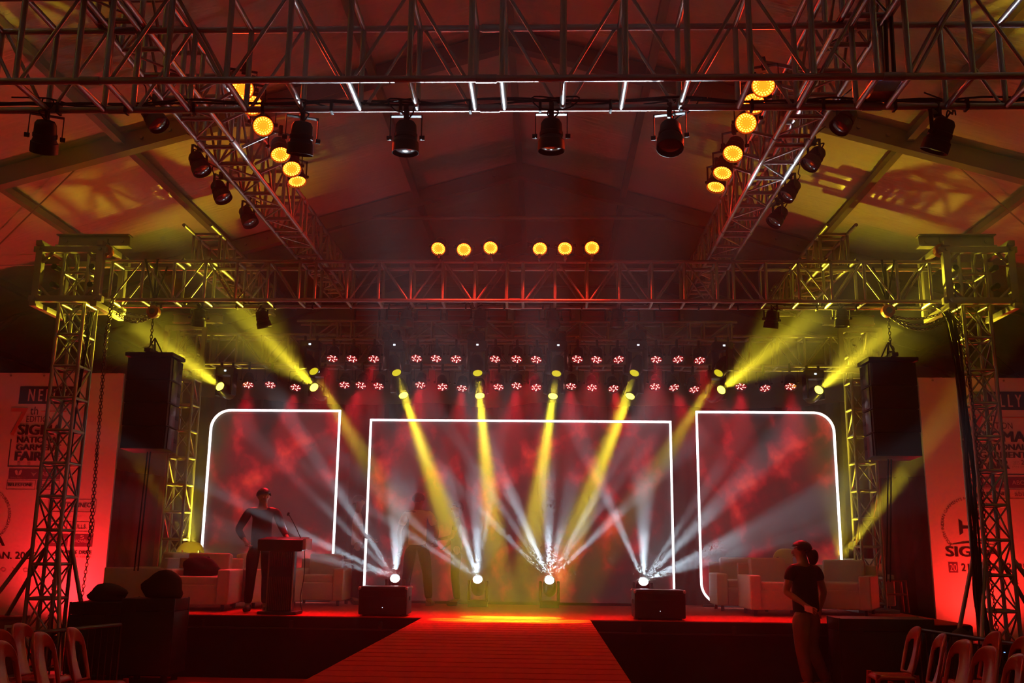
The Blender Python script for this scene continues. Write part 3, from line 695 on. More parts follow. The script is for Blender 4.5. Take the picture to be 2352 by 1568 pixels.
def hook(name, parent, loc, sc_=1.0):
    pts = [(0, 0, .06), (0, 0, .03), (.0, 0, .01)] + [(.026*math.sin(a), 0, -.016 - .0 + .026*math.cos(a) - .0) for a in [i*PI/8 for i in range(0, 13)]]
    pts = [V(p)*sc_ + V(loc) for p in pts]
    return mesh_obj(name, sweep_mesh(pts, .008*sc_, CHAINM, 7), None, parent)
def hoist(label, loc, body_r=.085, group='chain hoists', strap_to=None, down=None, festoon=None, tail=None):
    e = empty('chain_hoist', loc, 0, label, 'hoist', group); L = V(loc)
    mesh_obj('body', lathe_mesh('hoist_body', [(0, -.055), (.05, -.055), (.08, -.045), (.085, -.02), (.085, .02), (.08, .045), (.05, .055), (0, .055)], ORANGE, 16), None, e, (0, 0, 0), (PI/2, 0, 0))
    mesh_obj('hub', lathe_mesh('hoist_hub', [(0, -.07), (.035, -.07), (.04, -.055)], CHAINM, 12), None, e, (0, 0, 0), (-PI/2, 0, 0))
    hook('top_hook', e, (0, 0, .10), 1.2)
    if strap_to:
        for q in (-.16, .16):
            for dy in (0, .35):
                tube('sling_strap', e, (0, 0, .13), V((strap_to[0] + q*.5, strap_to[1] + dy - .03, strap_to[2])) - L, .014, RUBBER, 6)
    if down:
        mesh_obj('load_chain', chain_mesh([(0, 0, -.08), V((L.x, L.y, down)) - L]), None, e)
        hook('load_hook', e, V((0, 0, down - L.z - .05)), 1.5)
    if festoon:
        for (b, s) in festoon: mesh_obj('hand_chain', chain_mesh(sag((0, 0, -.05), V(b) - L, s)), None, e)
    if tail:
        for t in tail: mesh_obj('hand_chain', chain_mesh([V(p) - L for p in t]), None, e)
    return e
hoist('orange chain hoist under the tower truss holding the left speaker', (-5.15, 12.32, 4.60), strap_to=(-5.18, 12.2, 5.28), down=4.2,
      festoon=[((-5.62, 12.3, 4.63), .03), ((-5.62, 12.25, 4.58), .07), ((-5.6, 12.2, 4.55), .10)])
hoist('orange chain hoist under the tower truss holding the right speaker', (4.365, 12.32, 4.64), strap_to=(4.36, 12.2, 5.28), down=4.22,
      festoon=[((5.0, 12.3, 4.6), .06), ((5.05, 12.25, 4.55), .12), ((5.05, 12.2, 4.5), .16)])
hoist('chain hoist hanging from the head beam of the left tower', (-5.75, 12.1, 5.36), tail=[
      [(-5.62, 12.1, 4.75), (-5.655, 12.1, 4.2), (-5.62, 12.1, 2.7), (-5.60, 12.1, 1.45), (-5.63, 12.1, .83), (-5.66, 12.1, .3)],
      [(-5.585, 12.08, 4.72), (-5.63, 12.08, 4.2), (-5.60, 12.08, 2.7), (-5.57, 12.08, 1.7)], [(-6.0, 12.3, 4.6), (-6.08, 12.3, 3.4), (-6.09, 12.3, 1.2), (-6.1, 12.3, .3)]])
hoist('round chain hoist hanging from the head beam of the right tower', (5.0, 12.1, 5.38), tail=[
      [(5.02, 12.05, 4.6), (5.16, 12.05, 4.3), (5.22, 12.05, 3.2), (5.24, 12.05, 1.5), (5.28, 12.05, .3)], [(5.05, 12.05, 5.3), (5.1, 12.05, 4.8), (5.15, 12.05, 4.35)]])
GRILLE = mat('speaker_grille', (.010, .010, .011), .55, .2, .4, bump=.5, bscale=260)
def line_array(label, x, y, ztop):
    e = empty('line_array_speaker', (x, y, ztop), 0, label, 'speaker', 'hanging line arrays')
    box('flying_frame', e, (0, .2, -.01), (.62, .46, .05), BLACK, .008)
    box('flying_bar', e, (0, .1, .035), (.08, .4, .05), BLACK, .008)
    for s in (-1, 1):
        for q in (.02, .3):
            tube('sling', e, (s*.06, q, .03), (0, .12, .23), .009, RUBBER, 6)
    z = -.045; a = 0.0; yy = 0
    for k in range(4):
        h = .297; tilt = math.radians(-.8*k)
        c = box('cabinet', e, (0, .22 + yy, z - h/2), (.57, .42, h - .006), BLACK, .012, (tilt, 0, 0))
        box('grille', c, (0, -.213, 0), (.52, .012, h - .04), GRILLE, .004)
        for s in (-1, 1):
            box('rigging_plate', c, (s*.29, -.05, 0), (.012, .2, h - .03), BLACKG, .003)
            box('handle', c, (s*.288, .1, 0), (.012, .12, .05), RUBBER, .004)
        z -= h; yy += .004*k
    for s in (-.06, .06): tube('speaker_cable', e, (s*.3 - .02, .3, z), (s*.4 - .1, .42, z - 1.5), .009, RUBBER, 6)
    return e
line_array('black line array speaker hanging beside the left tower', -5.10, 12.2, 4.02)
line_array('black line array speaker hanging beside the right tower', 4.34, 12.2, 4.0)

# cable looms
def loom(label, pts, n, spread, r, cat='cable'):
    e = empty('cable_loom', pts[0], 0, label, cat); L = V(pts[0])
    for i in range(n):
        off = [V((R.uniform(-spread, spread), R.uniform(-spread, spread), 0)) for _ in pts]
        cable('cable', e, smooth_path([V(p) - L + o for p, o in zip(pts, off)], 5), r, RUBBER, 6)
    return e
loom('thick bundle of black cables hanging down beside the right tower', [(5.02, 12.3, 4.68), (5.06, 12.15, 4.45), (5.10, 12.1, 3.56), (5.13, 12.1, 2.5), (5.11, 12.1, 1.47), (5.13, 12.1, .87), (5.2, 12.1, .05)], 9, .055, .014)
loom('thin black cables hanging inside the left tower', [(-6.0, 12.35, 4.6), (-6.06, 12.35, 3.5), (-6.09, 12.35, 2.0), (-6.09, 12.35, .1)], 4, .03, .012)
def truss_cable(label, x0, x1, y, z, n, droop=.03):
    e = empty('truss_cable', (x0, y, z), 0, label, 'cable')
    for i in range(n):
        k = int((x1-x0)/.35); pts = [(q*(x1-x0)/k, R.uniform(-.03, .03), .035 + R.uniform(-droop*.6, droop)) for q in range(k+1)]
        cable('cable', e, smooth_path(pts, 4), .008, RUBBER, 5)
    k = int((x1-x0)/.5)
    for q in range(k): box('cable_tie', e, ((q + .5)*(x1-x0)/k, 0, 0), (.02, .07, .08), RUBBER, .004)
    return e
truss_cable('black power cables tied along the lower tube of the nearest truss', -5.8, 5.2, 6.5, 4.69, 3)
truss_cable('black power cables tied along the lower tube of the tower truss', -5.4, 4.8, 12.55, 4.74, 2, .02)
e = empty('dimmer_box', (2.35, 6.36, 4.72), 0, 'small grey dimmer box with blue and red lights inside the nearest truss', 'dimmer')
box('case', e, (0, .05, .06), (.20, .16, .13), STEEL, .01)
for q in range(5):
    box('status_light', e, (-.075 + q*.035, -.032, .085), (.012, .006, .010), BLUE_DOT); box('status_light', e, (-.060 + q*.035, -.032, .085), (.010, .006, .010), REDST_DOT)
for q in range(2): tube('power_cable', e, (.03 + q*.05, .05, .12), (.05 + q*.04, .05, .62), .015, RUBBER, 6)

# ------------------------------------------------------------------ banners with print
def text_mesh(s, w, h, bend=None):
    me = TEXTC[s].copy()
    xs = [v.co.x for v in me.vertices]; ys = [v.co.y for v in me.vertices]
    x0, x1, y0, y1 = min(xs), max(xs), min(ys), max(ys)
    for v in me.vertices:
        x = (v.co.x - x0)/(x1-x0); y = (v.co.y - y0)/(y1-y0)
        if bend:
            r, a0, a1 = bend; a = math.radians(a0 + (a1-a0)*x); rr = r + (y - .5)*h
            v.co = V((rr*math.cos(a), 0, rr*math.sin(a)))
        else: v.co = V(((x - .5)*w, 0, (y - .5)*h))
    return me
def lettering(parent, s, x0, x1, z0, z1, m, bold=0, y=-.004):
    me = text_mesh(s, x1-x0, z1-z0); me.name = 'lettering'; me.materials.append(m)
    o = mesh_obj('lettering', me, None, parent, ((x0+x1)/2, y, (z0+z1)/2))
    if bold:
        k = len(me.vertices)
        for d in (-bold, bold):
            o2 = mesh_obj('lettering_weight', me, None, o, (d, -.0004*(1 if d > 0 else 2), 0))
    return o
def panel(parent, x0, x1, z0, z1, m, y=-.002, name='printed_panel'):
    return quad_obj(name, [(x0, y, z0), (x1, y, z0), (x1, y, z1), (x0, y, z1)], m, parent)
def frame_lines(parent, x0, x1, z0, z1, m, t=.008, y=-.003, sides='lrtb'):
    if 'b' in sides: panel(parent, x0, x1, z0, z0+t, m, y, 'printed_line')
    if 't' in sides: panel(parent, x0, x1, z1-t, z1, m, y, 'printed_line')
    if 'l' in sides: panel(parent, x0, x0+t, z0, z1, m, y, 'printed_line')
    if 'r' in sides: panel(parent, x1-t, x1, z0, z1, m, y, 'printed_line')
def banner(label, x0, x1, nx, sx, date_dx):
    """nx: centre of the title column, sx: centre of the round emblem (world x)"""
    e = empty('printed_banner', (0, 16.1, -.237), 0, label, 'banner', 'sponsor banners'); e.scale = (1.15, 1.15, 1.15)
    box('vinyl_sheet', e, ((x0+x1)/2, .02, 2.145), (x1-x0, .04, 3.87), VINYL)
    # title block
    panel(e, nx-.41, nx+.41, 3.62, 3.88, PRINT); lettering(e, 'N E L L Y', nx-.27, nx+.29, 3.66, 3.84, PRINTL, .004)
    lettering(e, '7', nx-.50, nx-.25, 3.15, 3.56, PRINTR)
    lettering(e, 'th', nx-.22, nx-.10, 3.46, 3.58, PRINT); panel(e, nx-.06, nx+.32, 3.505, 3.52, PRINTR)
    lettering(e, 'EDITION', nx-.26, nx+.13, 3.35, 3.44, PRINT)
    lettering(e, 'SIGMA', nx-.36, nx+.29, 3.165, 3.315, PRINT, .012)
    lettering(e, 'NATIONAL', nx-.36, nx+.29, 3.05, 3.135, PRINT, .007)
    lettering(e, 'GARMENT', nx-.36, nx+.29, 2.94, 3.025, PRINT, .007)
    lettering(e, 'FAIR', nx-.36, nx+.03, 2.79, 2.915, PRINT, .012)
    lettering(e, '2025', nx+.09, nx+.18, 2.85, 2.90, PRINTG)
    lettering(e, '22', nx+.20, nx+.29, 2.85, 2.91, PRINT); lettering(e, 'JAN 2025', nx+.07, nx+.29, 2.80, 2.83, PRINTG)
    frame_lines(e, nx-.46, nx+.33, 2.70, 3.10, PRINT, .014, sides='lb')
    for q in (-.3, -.15):
        mesh_obj('emblem', lathe_mesh('emblem_disc', [(0, 0), (.025, 0)], PRINTG, 12), None, e, (nx+q, -.003, 2.745), (PI/2, 0, 0))
    panel(e, nx-.43, nx+.33, 2.525, 2.675, PRINTP)
    for sgn in (-1, 1):   # leaf-shaped pair of wings of the sponsor mark
        bm = bmesh.new(); bm.faces.new([bm.verts.new((sgn*a, 0, b)) for a, b in ((.004, -.035), (.035, -.02), (.055, .03), (.035, .05), (.012, .03))])
        mesh_obj('sponsor_mark', to_mesh(bm, 'sponsor_mark'), PRINTL, e, (nx-.29, -.004, 2.61))
    lettering(e, 'Perfect Match Co.', nx-.40, nx-.17, 2.537, 2.56, PRINTG)
    bm = bmesh.new(); bm.faces.new([bm.verts.new(p) for p in ((-.05, 0, .03), (0, 0, .005), (.05, 0, .03), (.0, 0, -.035))]); mesh_obj('sponsor_mark', to_mesh(bm, 'sponsor_mark'), PRINTG, e, (nx-.06, -.004, 2.60))
    lettering(e, 'ABOW', nx+.05, nx+.32, 2.57, 2.63, PRINTL)
    frame_lines(e, nx-.44, nx-.02, 2.375, 2.51, PRINT, .006); lettering(e, 'BELESTONE', nx-.42, nx-.06, 2.42, 2.465, PRINT, .004)
    frame_lines(e, nx+.0, nx+.33, 2.375, 2.51, PRINT, .006); lettering(e, 'able', nx+.07, nx+.25, 2.41, 2.475, PRINTP)
    # lower sponsor column
    cx = nx + .54
    lettering(e, 'Co-Partner', cx-.30, cx+.0, 2.265, 2.305, PRINTG)
    frame_lines(e, cx-.34, cx+.36, 2.065, 2.245, PRINT, .006)
    panel(e, cx-.30, cx-.20, 2.12, 2.2, PRINTR); lettering(e, 'FITCONNECT', cx-.17, cx+.33, 2.13, 2.195, PRINT, .003); lettering(e, 'TAILORING SOLUTIONS', cx-.05, cx+.30, 2.085, 2.105, PRINTG)
    lettering(e, 'associate sponsors', cx-.1, cx+.16, 1.99, 2.01, PRINTG)
    frame_lines(e, cx-.33, cx+.02, 1.79, 1.93, PRINT, .006); lettering(e, 'VIAN', cx-.29, cx-.03, 1.815, 1.905, PRINT)
    frame_lines(e, cx+.03, cx+.36, 1.79, 1.93, PRINT, .006); lettering(e, 'KILLS. U', cx+.06, cx+.33, 1.83, 1.89, PRINT)
    panel(e, cx-.33, cx+.0, 1.58, 1.755, PRINTP); lettering(e, 'COMET', cx-.28, cx-.03, 1.63, 1.69, PRINTL)
    panel(e, cx+.03, cx+.36, 1.58, 1.755, PRINTP); lettering(e, 'SHOWBIA', cx+.07, cx+.32, 1.635, 1.68, PRINTL); lettering(e, '5', cx+.17, cx+.23, 1.69, 1.74, PRINTL)
    lettering(e, '~', cx-.22, cx-.12, 1.47, 1.49, PRINTG, .002); lettering(e, '~', cx-.22, cx-.12, 1.44, 1.46, PRINTG, .002)
    lettering(e, 'MARINE DRIVE', cx-.09, cx+.36, 1.475, 1.525, PRINT, .003); lettering(e, 'ERNAKULAM, KERALA', cx-.09, cx+.36, 1.42, 1.455, PRINTR)
    # round emblem: lettering on a ring, a thread spool with a needle, name and dates below
    me = text_mesh('SOUTH INDIAN GARMENTS MANUFACTURERS ASSOCIATION', 1, .042, (.385, 222, -42)); me.materials.append(PRINT); mesh_obj('ring_lettering', me, None, e, (sx, -.004, 1.99))
    bm = bmesh.new()
    for (a, b, c2, d) in ((-.16, -.11, -.11, .11), (.06, .11, -.10, .10), (-.11, .06, -.02, .02)): bm.faces.new([bm.verts.new((p, 0, q)) for p, q in ((a, c2), (b, c2*.7), (b, d*.7), (a, d))])
    mesh_obj('spool_emblem', to_mesh(bm, 'spool_emblem'), PRINT, e, (sx, -.004, 1.98))
    bm = bmesh.new(); n = 12; up_ = [bm.verts.new((-.3 + .6*i/n, 0, -.24 + .05*math.sin(PI*i/n))) for i in range(n+1)]; dn = [bm.verts.new((-.3 + .6*i/n, 0, -.24 + .025*math.sin(PI*i/n) - .002)) for i in range(n+1)]
    for i in range(n): bm.faces.new((dn[i], dn[i+1], up_[i+1], up_[i]))
    mesh_obj('needle_emblem', to_mesh(bm, 'needle_emblem'), PRINT, e, (sx, -.004, 1.98))
    lettering(e, 'SIGMA', sx-.36, sx+.36, 1.58, 1.715, PRINT, .010)
    panel(e, sx-.345, sx-.22, 1.365, 1.505, PRINTP); lettering(e, '20', sx-.33, sx-.235, 1.385, 1.485, PRINTL)
    lettering(e, '21', sx-.17, sx-.07, 1.385, 1.485, PRINT, .003); lettering(e, 'JAN. 2025', sx+.0+date_dx, sx+.62+date_dx, 1.37, 1.495, PRINT, .004)
    for q in range(4): lettering(e, ('o', 'x', 'o', 'n')[q], sx+.35+q*.16, sx+.43+q*.16, 1.22, 1.28, PRINTG)
    for k in range(int((x1-x0)/.5)): tube('eyelet', e, (x0 + .2 + k*.5, -.006, 4.04), (x0 + .2 + k*.5, .0, 4.04), .016, STEEL, 8)
    return e
banner('white printed garment fair banner behind the left tower, lit red from below', -9.6, -6.21, -7.33, -8.06, .2)
banner('white printed garment fair banner behind the right tower, lit red from below', 5.32, 9.3, 6.45, 5.88, .1)

# ------------------------------------------------------------------ furniture on stage
def soft_box(name, parent, c, s, m, bev, rot=None): return box(name, parent, c, s, m, bev, rot, 4)
def armchair(label, x, y, rz, w=.86, d=.82, h=.76, sc_=1.0, legs=True):
    e = empty('armchair', (x, y, SZ), rz, label, 'armchair', 'cream armchairs on the stage')
    aw = .16
    soft_box('base', e, (0, .0, .21), (w - 2*aw + .01, d - .06, .26), CREAM, .02)
    soft_box('seat_cushion', e, (0, -.05, .385), (w - 2*aw - .01, d - .20, .13), CREAM, .045)
    for s in (-1, 1): soft_box('arm', e, (s*(w/2 - aw/2), -.02, .31), (aw, d - .04, .46), CREAM, .03)
    bk = soft_box('backrest', e, (0, d/2 - .11, .50), (w - 2*aw - .012, .18, h - .26), CREAM, .04, (-.13, 0, 0))
    soft_box('back_panel', e, (0, d/2 - .03, .40), (w - .02, .06, h - .20), CREAM, .02, (-.05, 0, 0))
    for s in (-1, 1):
        for q in (-1, 1): tube('foot', e, (s*(w/2 - .09), q*(d/2 - .10), 0), (s*(w/2 - .09), q*(d/2 - .10), .09), .025, BLACK, 8)
    return e
armchair('cream armchair at stage left with a black bag on its seat', -4.72, 13.75, .06, .92)
armchair('cream armchair at far stage left turned sideways with its back to the centre', -5.75, 14.55, -PI/2 - .12, 1.0, .95)
armchair('cream armchair between the bag chair and the lectern, turned to the centre', -4.1, 14.55, .8, .82)
armchair('cream armchair directly behind the lectern in front of the left screen', -3.42, 15.3, .0, .84)
armchair('cream armchair behind the standing man with its front to the audience', 3.2, 14.3, .03, .84, .8, .80)
armchair('cream armchair partly hidden beside the right screen edge', 2.93, 15.3, .0, .82, .78, .80)
armchair('cream armchair to the right of the standing man, turned inwards', 4.24, 14.62, -.45, .92)
armchair('cream armchair furthest back near the right rear tower', 4.93, 15.85, -.15, .82, .7, .80)
# stacked plastic chairs on the stage and around the catwalk
def chair_back_mesh(m):
    k = ('chairback', m.name)
    if k in CACHE: return CACHE[k]
    bm = bmesh.new(); nu, nv = 24, 22; g = {}
    for i in range(nu+1):
        for j in range(nv+1):
            u = -1 + 2*i/nu; v = j/nv
            hw = .205 + .012*math.sin(PI*v)
            vv = v - .13*abs(u)**2.6*v**3 - .10*abs(u)**6*v**2
            x = u*hw*(1 - .10*v**3); z = vv*.46
            y = .02 + .11*vv + .055*(1 - u*u)*math.sin(PI*min(v*1.05, 1))*.6 - .05*u*u
            g[i, j] = bm.verts.new((x, y, z))
    for i in range(nu):
        for j in range(nv):
            u = -1 + 2*(i+.5)/nu; v = (j+.5)/nv; a = abs(u)
            if .46 + .06*v < a < .80 and .03 < v < .74 - .55*(a-.62)**2*4: continue
            bm.faces.new((g[i, j], g[i+1, j], g[i+1, j+1], g[i, j+1]))
    for v in [v for v in bm.verts if not v.link_faces]: bm.verts.remove(v)
    me = to_mesh(bm, 'backrest', True); me.materials.append(m); CACHE[k] = me; return me
def seat_mesh(m):
    k = ('chairseat', m.name)
    if k in CACHE: return CACHE[k]
    bm = bmesh.new(); n = 12; g = {}
    for i in range(n+1):
        for j in range(n+1):
            u = -1 + 2*i/n; v = j/n
            hw = .21 + .012*v; x = u*hw; y = -.40*v + .03
            z = -.018*(1-u*u)*math.sin(PI*v) - .05*max(0, v-.85)/.15*(v-.85)*6 - .02*abs(u)**5
            g[i, j] = bm.verts.new((x, y, z))
    for i in range(n):
        for j in range(n): bm.faces.new((g[i, j], g[i, j+1], g[i+1, j+1], g[i+1, j]))
    me = to_mesh(bm, 'seat', True); me.materials.append(m); CACHE[k] = me; return me
def leg_mesh(m):
    k = ('chairleg', m.name)
    if k not in CACHE: CACHE[k] = sweep_mesh([(0, 0, 0), (0, 0, -.2), (0, 0, -.44)], [.026, .024, .019], m, 8)
    return CACHE[k]
def plastic_chair(label, x, y, rz, m, group, z=0.0):
    e = empty('plastic_chair', (x, y, z), rz, label, 'chair', group)
    b = mesh_obj('backrest', chair_back_mesh(m), None, e, (0, 0, .435)); md = b.modifiers.new('thick', 'SOLIDIFY'); md.thickness = .022; md.offset = 0; b.modifiers.new('round', 'SUBSURF').levels = 1; b.modifiers['round'].render_levels = 1
    s = mesh_obj('seat', seat_mesh(m), None, e, (0, 0, .44)); md = s.modifiers.new('thick', 'SOLIDIFY'); md.thickness = .025; md.offset = -1
    for sx in (-1, 1):
        for (yy, tx, ty) in ((.02, .07*sx, .10), (-.34, .05*sx, -.10)):
            l = mesh_obj('leg', leg_mesh(m), None, e, (sx*.185, yy, .44)); l.rotation_euler = (ty, -tx, 0)
    for zz in (-1, 1): tube('rail', e, (zz*.195, .03, .22), (zz*.195, -.35, .22), .010, m, 6)
    return e
# facing direction: local -y ; left bank faces +x, right bank faces -x
CL = [(-4.52, 8.45, 'end chair half out of frame in the left bank of plastic chairs'), (-3.93, 7.45, 'lowest plastic chair of the left bank, nearest the camera'), (-4.70, 9.15, 'tallest-standing plastic chair in front of the left tower'), (-4.05, 8.25, 'middle plastic chair in the front row of the left bank'), (-4.03, 8.78, 'plastic chair of the left bank nearest the catwalk, beside the railing end')]
for x, y, l in CL: plastic_chair(l, x, y, PI/2 + R.uniform(-.12, .2), PLASTIC, 'plastic chairs left of the catwalk')
CR = [(3.62, 10.35, 'plastic chair of the right bank nearest the stage, seen side on'), (3.52, 9.45, 'second plastic chair of the right bank counted from the stage'), (3.46, 8.8, 'third plastic chair of the right bank counted from the stage'), (3.41, 8.2, 'fourth plastic chair of the right bank counted from the stage'), (3.36, 7.62, 'fifth plastic chair of the right bank, in front of the tower foot'), (4.18, 9.85, 'rear row plastic chair seen between the tower and the front row'), (4.22, 9.3, 'rear row plastic chair at the right edge beside the tower'), (3.40, 7.15, 'plastic chair at the bottom right corner, nearest the camera')]
for x, y, l in CR: plastic_chair(l, x, y, -PI/2 + R.uniform(-.25, .1), PLASTIC, 'plastic chairs right of the catwalk')
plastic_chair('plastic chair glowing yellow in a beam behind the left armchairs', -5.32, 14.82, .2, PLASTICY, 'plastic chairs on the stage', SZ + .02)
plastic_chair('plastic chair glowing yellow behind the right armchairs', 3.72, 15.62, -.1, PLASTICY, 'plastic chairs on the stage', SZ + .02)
# lectern
e = empty('lectern', (-3.42, 12.98, SZ), 0, 'dark lectern with ribbed front panel and a gooseneck microphone', 'lectern')
box('base', e, (0, .0, .02), (.50, .36, .04), BLACK, .012)
box('column', e, (0, .02, .43), (.30, .22, .78), BLACKG, .01)
RIB = mat('lectern_rib_steel', (.25, .22, .21), .3, .7)
for k in range(12):
    xx = -.13 + k*.0236
    box('rib', e, (xx, -.094, .69), (.008, .014, .18), RIB); box('rib', e, (xx, -.094, .26), (.008, .014, .42), RIB)
box('desk', e, (0, .0, .885), (.58, .40, .15), BLACKG, .012, (.10, 0, 0))
box('desk_end', e, (.31, .0, .885), (.04, .36, .14), mat('clear_acrylic', (.5, .45, .45), .15, 0, .6), .012)
for s in (-1, 1): tube('side_tube', e, (s*.16, -.08, .04), (s*.16, -.08, .82), .012, STEEL, 10)
g = cable('gooseneck', e, smooth_path([(.21, .05, .95), (.15, .02, 1.08), (.09, -.02, 1.2), (.05, -.05, 1.27)], 6), .006, BLACK, 6)
mesh_obj('microphone', lathe_mesh('mic', [(0, -.03), (.012, -.028), (.016, 0), (.013, .022), (0, .028)], BLACK, 10), None, g, (.05, -.05, 1.275), (.4, .5, 0))
cable('microphone_cable', e, smooth_path([(.25, .1, .82), (.26, .12, .5), (.22, .14, .2), (.24, .2, .02)], 6), .005, RUBBER, 5)
# cases at the stage edge
def stage_box(label, x, y, w):
    e = empty('equipment_case', (x, y, SZ), 0, label, 'case', 'black cases at the stage edge')
    box('body', e, (0, 0, .185), (w, .46, .33), BLACK, .02); box('lid', e, (0, 0, .355), (w - .02, .44, .025), BLACKG, .008)
    box('recessed_panel', e, (0, -.232, .28), (w*.92, .008, .08), BLACKG, .003)
    for s in (-1, 1):
        box('handle', e, (s*(w/2 + .004), 0, .22), (.012, .14, .05), RUBBER, .004)
        for q in (-1, 1): mesh_obj('corner', lathe_mesh('ball', [(0, -.022), (.016, -.016), (.022, 0), (.016, .016), (0, .022)], STEEL, 10), None, e, (s*(w/2 - .01), q*.22, .345))
        for q in (-1, 1): tube('foot', e, (s*(w/2 - .07), q*.17, 0), (s*(w/2 - .07), q*.17, .03), .025, RUBBER, 8)
    box('power_light', e, (.0, -.234, .11), (.008, .004, .008), DISPLAY)
    return e
stage_box('black equipment case at the stage edge to the left of the catwalk', -2.06, 13.0, .62)
stage_box('black equipment case at the stage edge to the right of the catwalk', 1.44, 13.0, .64)
def flight_case(label, x, y, w, d, h, group):
    e = empty('flight_case', (x, y, 0), 0, label, 'case', group)
    box('body', e, (0, 0, .10 + (h-.25)/2), (w, d, h - .25), BLACK, .01); box('lid', e, (0, 0, h - .075), (w, d, .14), BLACK, .01)
    for s in (-1, 1):
        for q in (-1, 1):
            box('corner_rail', e, (s*(w/2 - .006), q*(d/2 - .006), .1 + (h-.1)/2), (.022, .022, h - .1), BLACKG, .004)
            tube('caster', e, (s*(w/2 - .09), q*(d/2 - .08), .0), (s*(w/2 - .09), q*(d/2 - .08), .10), .04, RUBBER, 10)
        box('latch', e, (s*w*.28, -d/2 - .004, h - .15), (.07, .012, .07), BLACKG, .004)
    return e
flight_case('tall black flight case beside the left tower chain', -5.42, 12.28, .62, .5, .93, 'flight cases left of the stage')
flight_case('black flight case under the draped bag at the left stage corner', -4.78, 12.3, .64, .5, .98, 'flight cases left of the stage')
flight_case('long black flight case at the right stage corner behind the standing man', 4.0, 12.32, 1.1, .5, .86, 'flight cases right of the stage')
flight_case('low black flight case carrying the amplifier in front of the right tower', 4.86, 11.2, .6, .5, .52, 'flight cases right of the stage')
def lump(name, label, cat, c, half, m, seed, group=None):
    bm = bmesh.new(); bmesh.ops.create_icosphere(bm, subdivisions=3, radius=1.0); rr = random.Random(seed); ph = [rr.uniform(0, 6) for _ in range(6)]
    for v in bm.verts:
        k = 1 + .12*math.sin(3*v.co.x + ph[0]) + .10*math.sin(4*v.co.y + ph[1]) + .08*math.sin(5*v.co.z + ph[2] + 2*v.co.x)
        z = max(v.co.z*k, -.55); v.co = V((v.co.x*k*half[0], v.co.y*k*half[1], (z + .55)*half[2]/1.55*2*.62))
    e = empty(name, c, 0, label, cat, group); mesh_obj('bag_body', to_mesh(bm, name, True), m, e)
    for s in (-1, 1): cable('strap', e, smooth_path([(s*half[0]*.4, -half[1]*.6, half[2]*.5), (s*half[0]*.3, 0, half[2]*1.28), (s*half[0]*.4, half[1]*.6, half[2]*.5)], 6), .010, RUBBER, 6)
    return e
FABRIC = mat('black_bag_fabric', (.016, .014, .015), .75, 0, .25, bump=.4, bscale=14)
lump('duffel_bag', 'soft black bag slumped on the flight case below the bag armchair', 'bag', (-4.70, 12.3, .98), (.28, .2, .24), FABRIC, 3)
lump('duffel_bag', 'flat black bag on the tall flight case beside the left tower', 'bag', (-5.4, 12.3, .93), (.25, .2, .15), FABRIC, 7)
lump('backpack', 'black backpack on the seat of the armchair at stage left', 'bag', (-4.72, 13.68, SZ + .452), (.25, .16, .20), FABRIC, 9)
lump('gear_bag', 'black gear bag with straps in front of the right banner', 'bag', (4.76, 11.76, 0), (.25, .2, .60), FABRIC, 12)
e = empty('amplifier', (4.86, 11.2, .52), 0, 'rack amplifier with a row of blue lights on a low flight case', 'amplifier')
box('chassis', e, (0, 0, .07), (.5, .4, .12), BLACK, .006); box('lid_edge', e, (0, 0, .145), (.56, .46, .02), BLACKG, .004)
for k in range(7): box('status_light', e, (-.16 + k*.032 + (.05 if k == 6 else 0), -.203, .075), (.014, .006, .008), BLUE_DOT)
for s in (-1, 1): box('rack_ear', e, (s*.26, -.19, .07), (.03, .01, .12), STEEL, .002)
e = empty('monitor_box', (-6.72, 12.55, 0), .2, 'small box with a square emblem at the left edge behind the chairs', 'box')
RBOX = mat('red_light_tint', (.35, .05, .045), .5)  # red light on the box and table frame, put into the base colour
box('body', e, (0, 0, .35), (.36, .3, .66), RBOX, .015); box('lid', e, (0, 0, .70), (.38, .32, .04), RBOX, .01); box('emblem', e, (.06, -.153, .55), (.14, .006, .14), PRINTL, .004); box('emblem_centre', e, (.06, -.157, .55), (.08, .006, .08), RBOX, .002)
# side table frame
e = empty('side_table', (5.22, 15.35, SZ), -.1, 'low metal table frame tinted as if red-lit beside the right armchairs', 'table')
for s in (-1, 1):
    for q in (-1, 1): tube('leg', e, (s*.17, q*.15, 0), (s*.15, q*.14, .46), .014, RBOX, 8)
    for zz in (.46, .26): tube('rail', e, (s*.16, -.15, zz), (s*.16, .15, zz), .014, RBOX, 8); tube('rail', e, (-.16, s*.15, zz), (.16, s*.15, zz), .014, RBOX, 8)
box('top', e, (0, 0, .47), (.34, .31, .012), GLASSD, .003)
# crowd railings
def railing(label, a, b, h, n, group):
    a, b = V(a), V(b); d = b - a; e = empty('railing', a, 0, label, 'railing', group)
    tube('top_rail', e, (0, 0, h), d + V((0, 0, h)), .02, BLACKG, 8); tube('bottom_rail', e, (0, 0, .12), d + V((0, 0, .12)), .018, BLACKG, 8)
    for i in range(n+1):
        p = d*(i/n); tube('bar', e, p + V((0, 0, .12)), p + V((0, 0, h)), .009 if 0 < i < n else .02, BLACKG, 6)
    for p in (V((0, 0, 0)), d): box('foot', e, p + V((0, 0, .06)), (.06, .4, .12), BLACKG, .01)
    return e
railing('black crowd railing behind the left bank of chairs', (-5.05, 9.7, 0), (-4.66, 11.02, 0), .75, 14, 'crowd railings')
railing('black crowd railing behind the right bank of chairs', (4.32, 11.9, 0), (4.85, 8.6, 0), .75, 26, 'crowd railings')

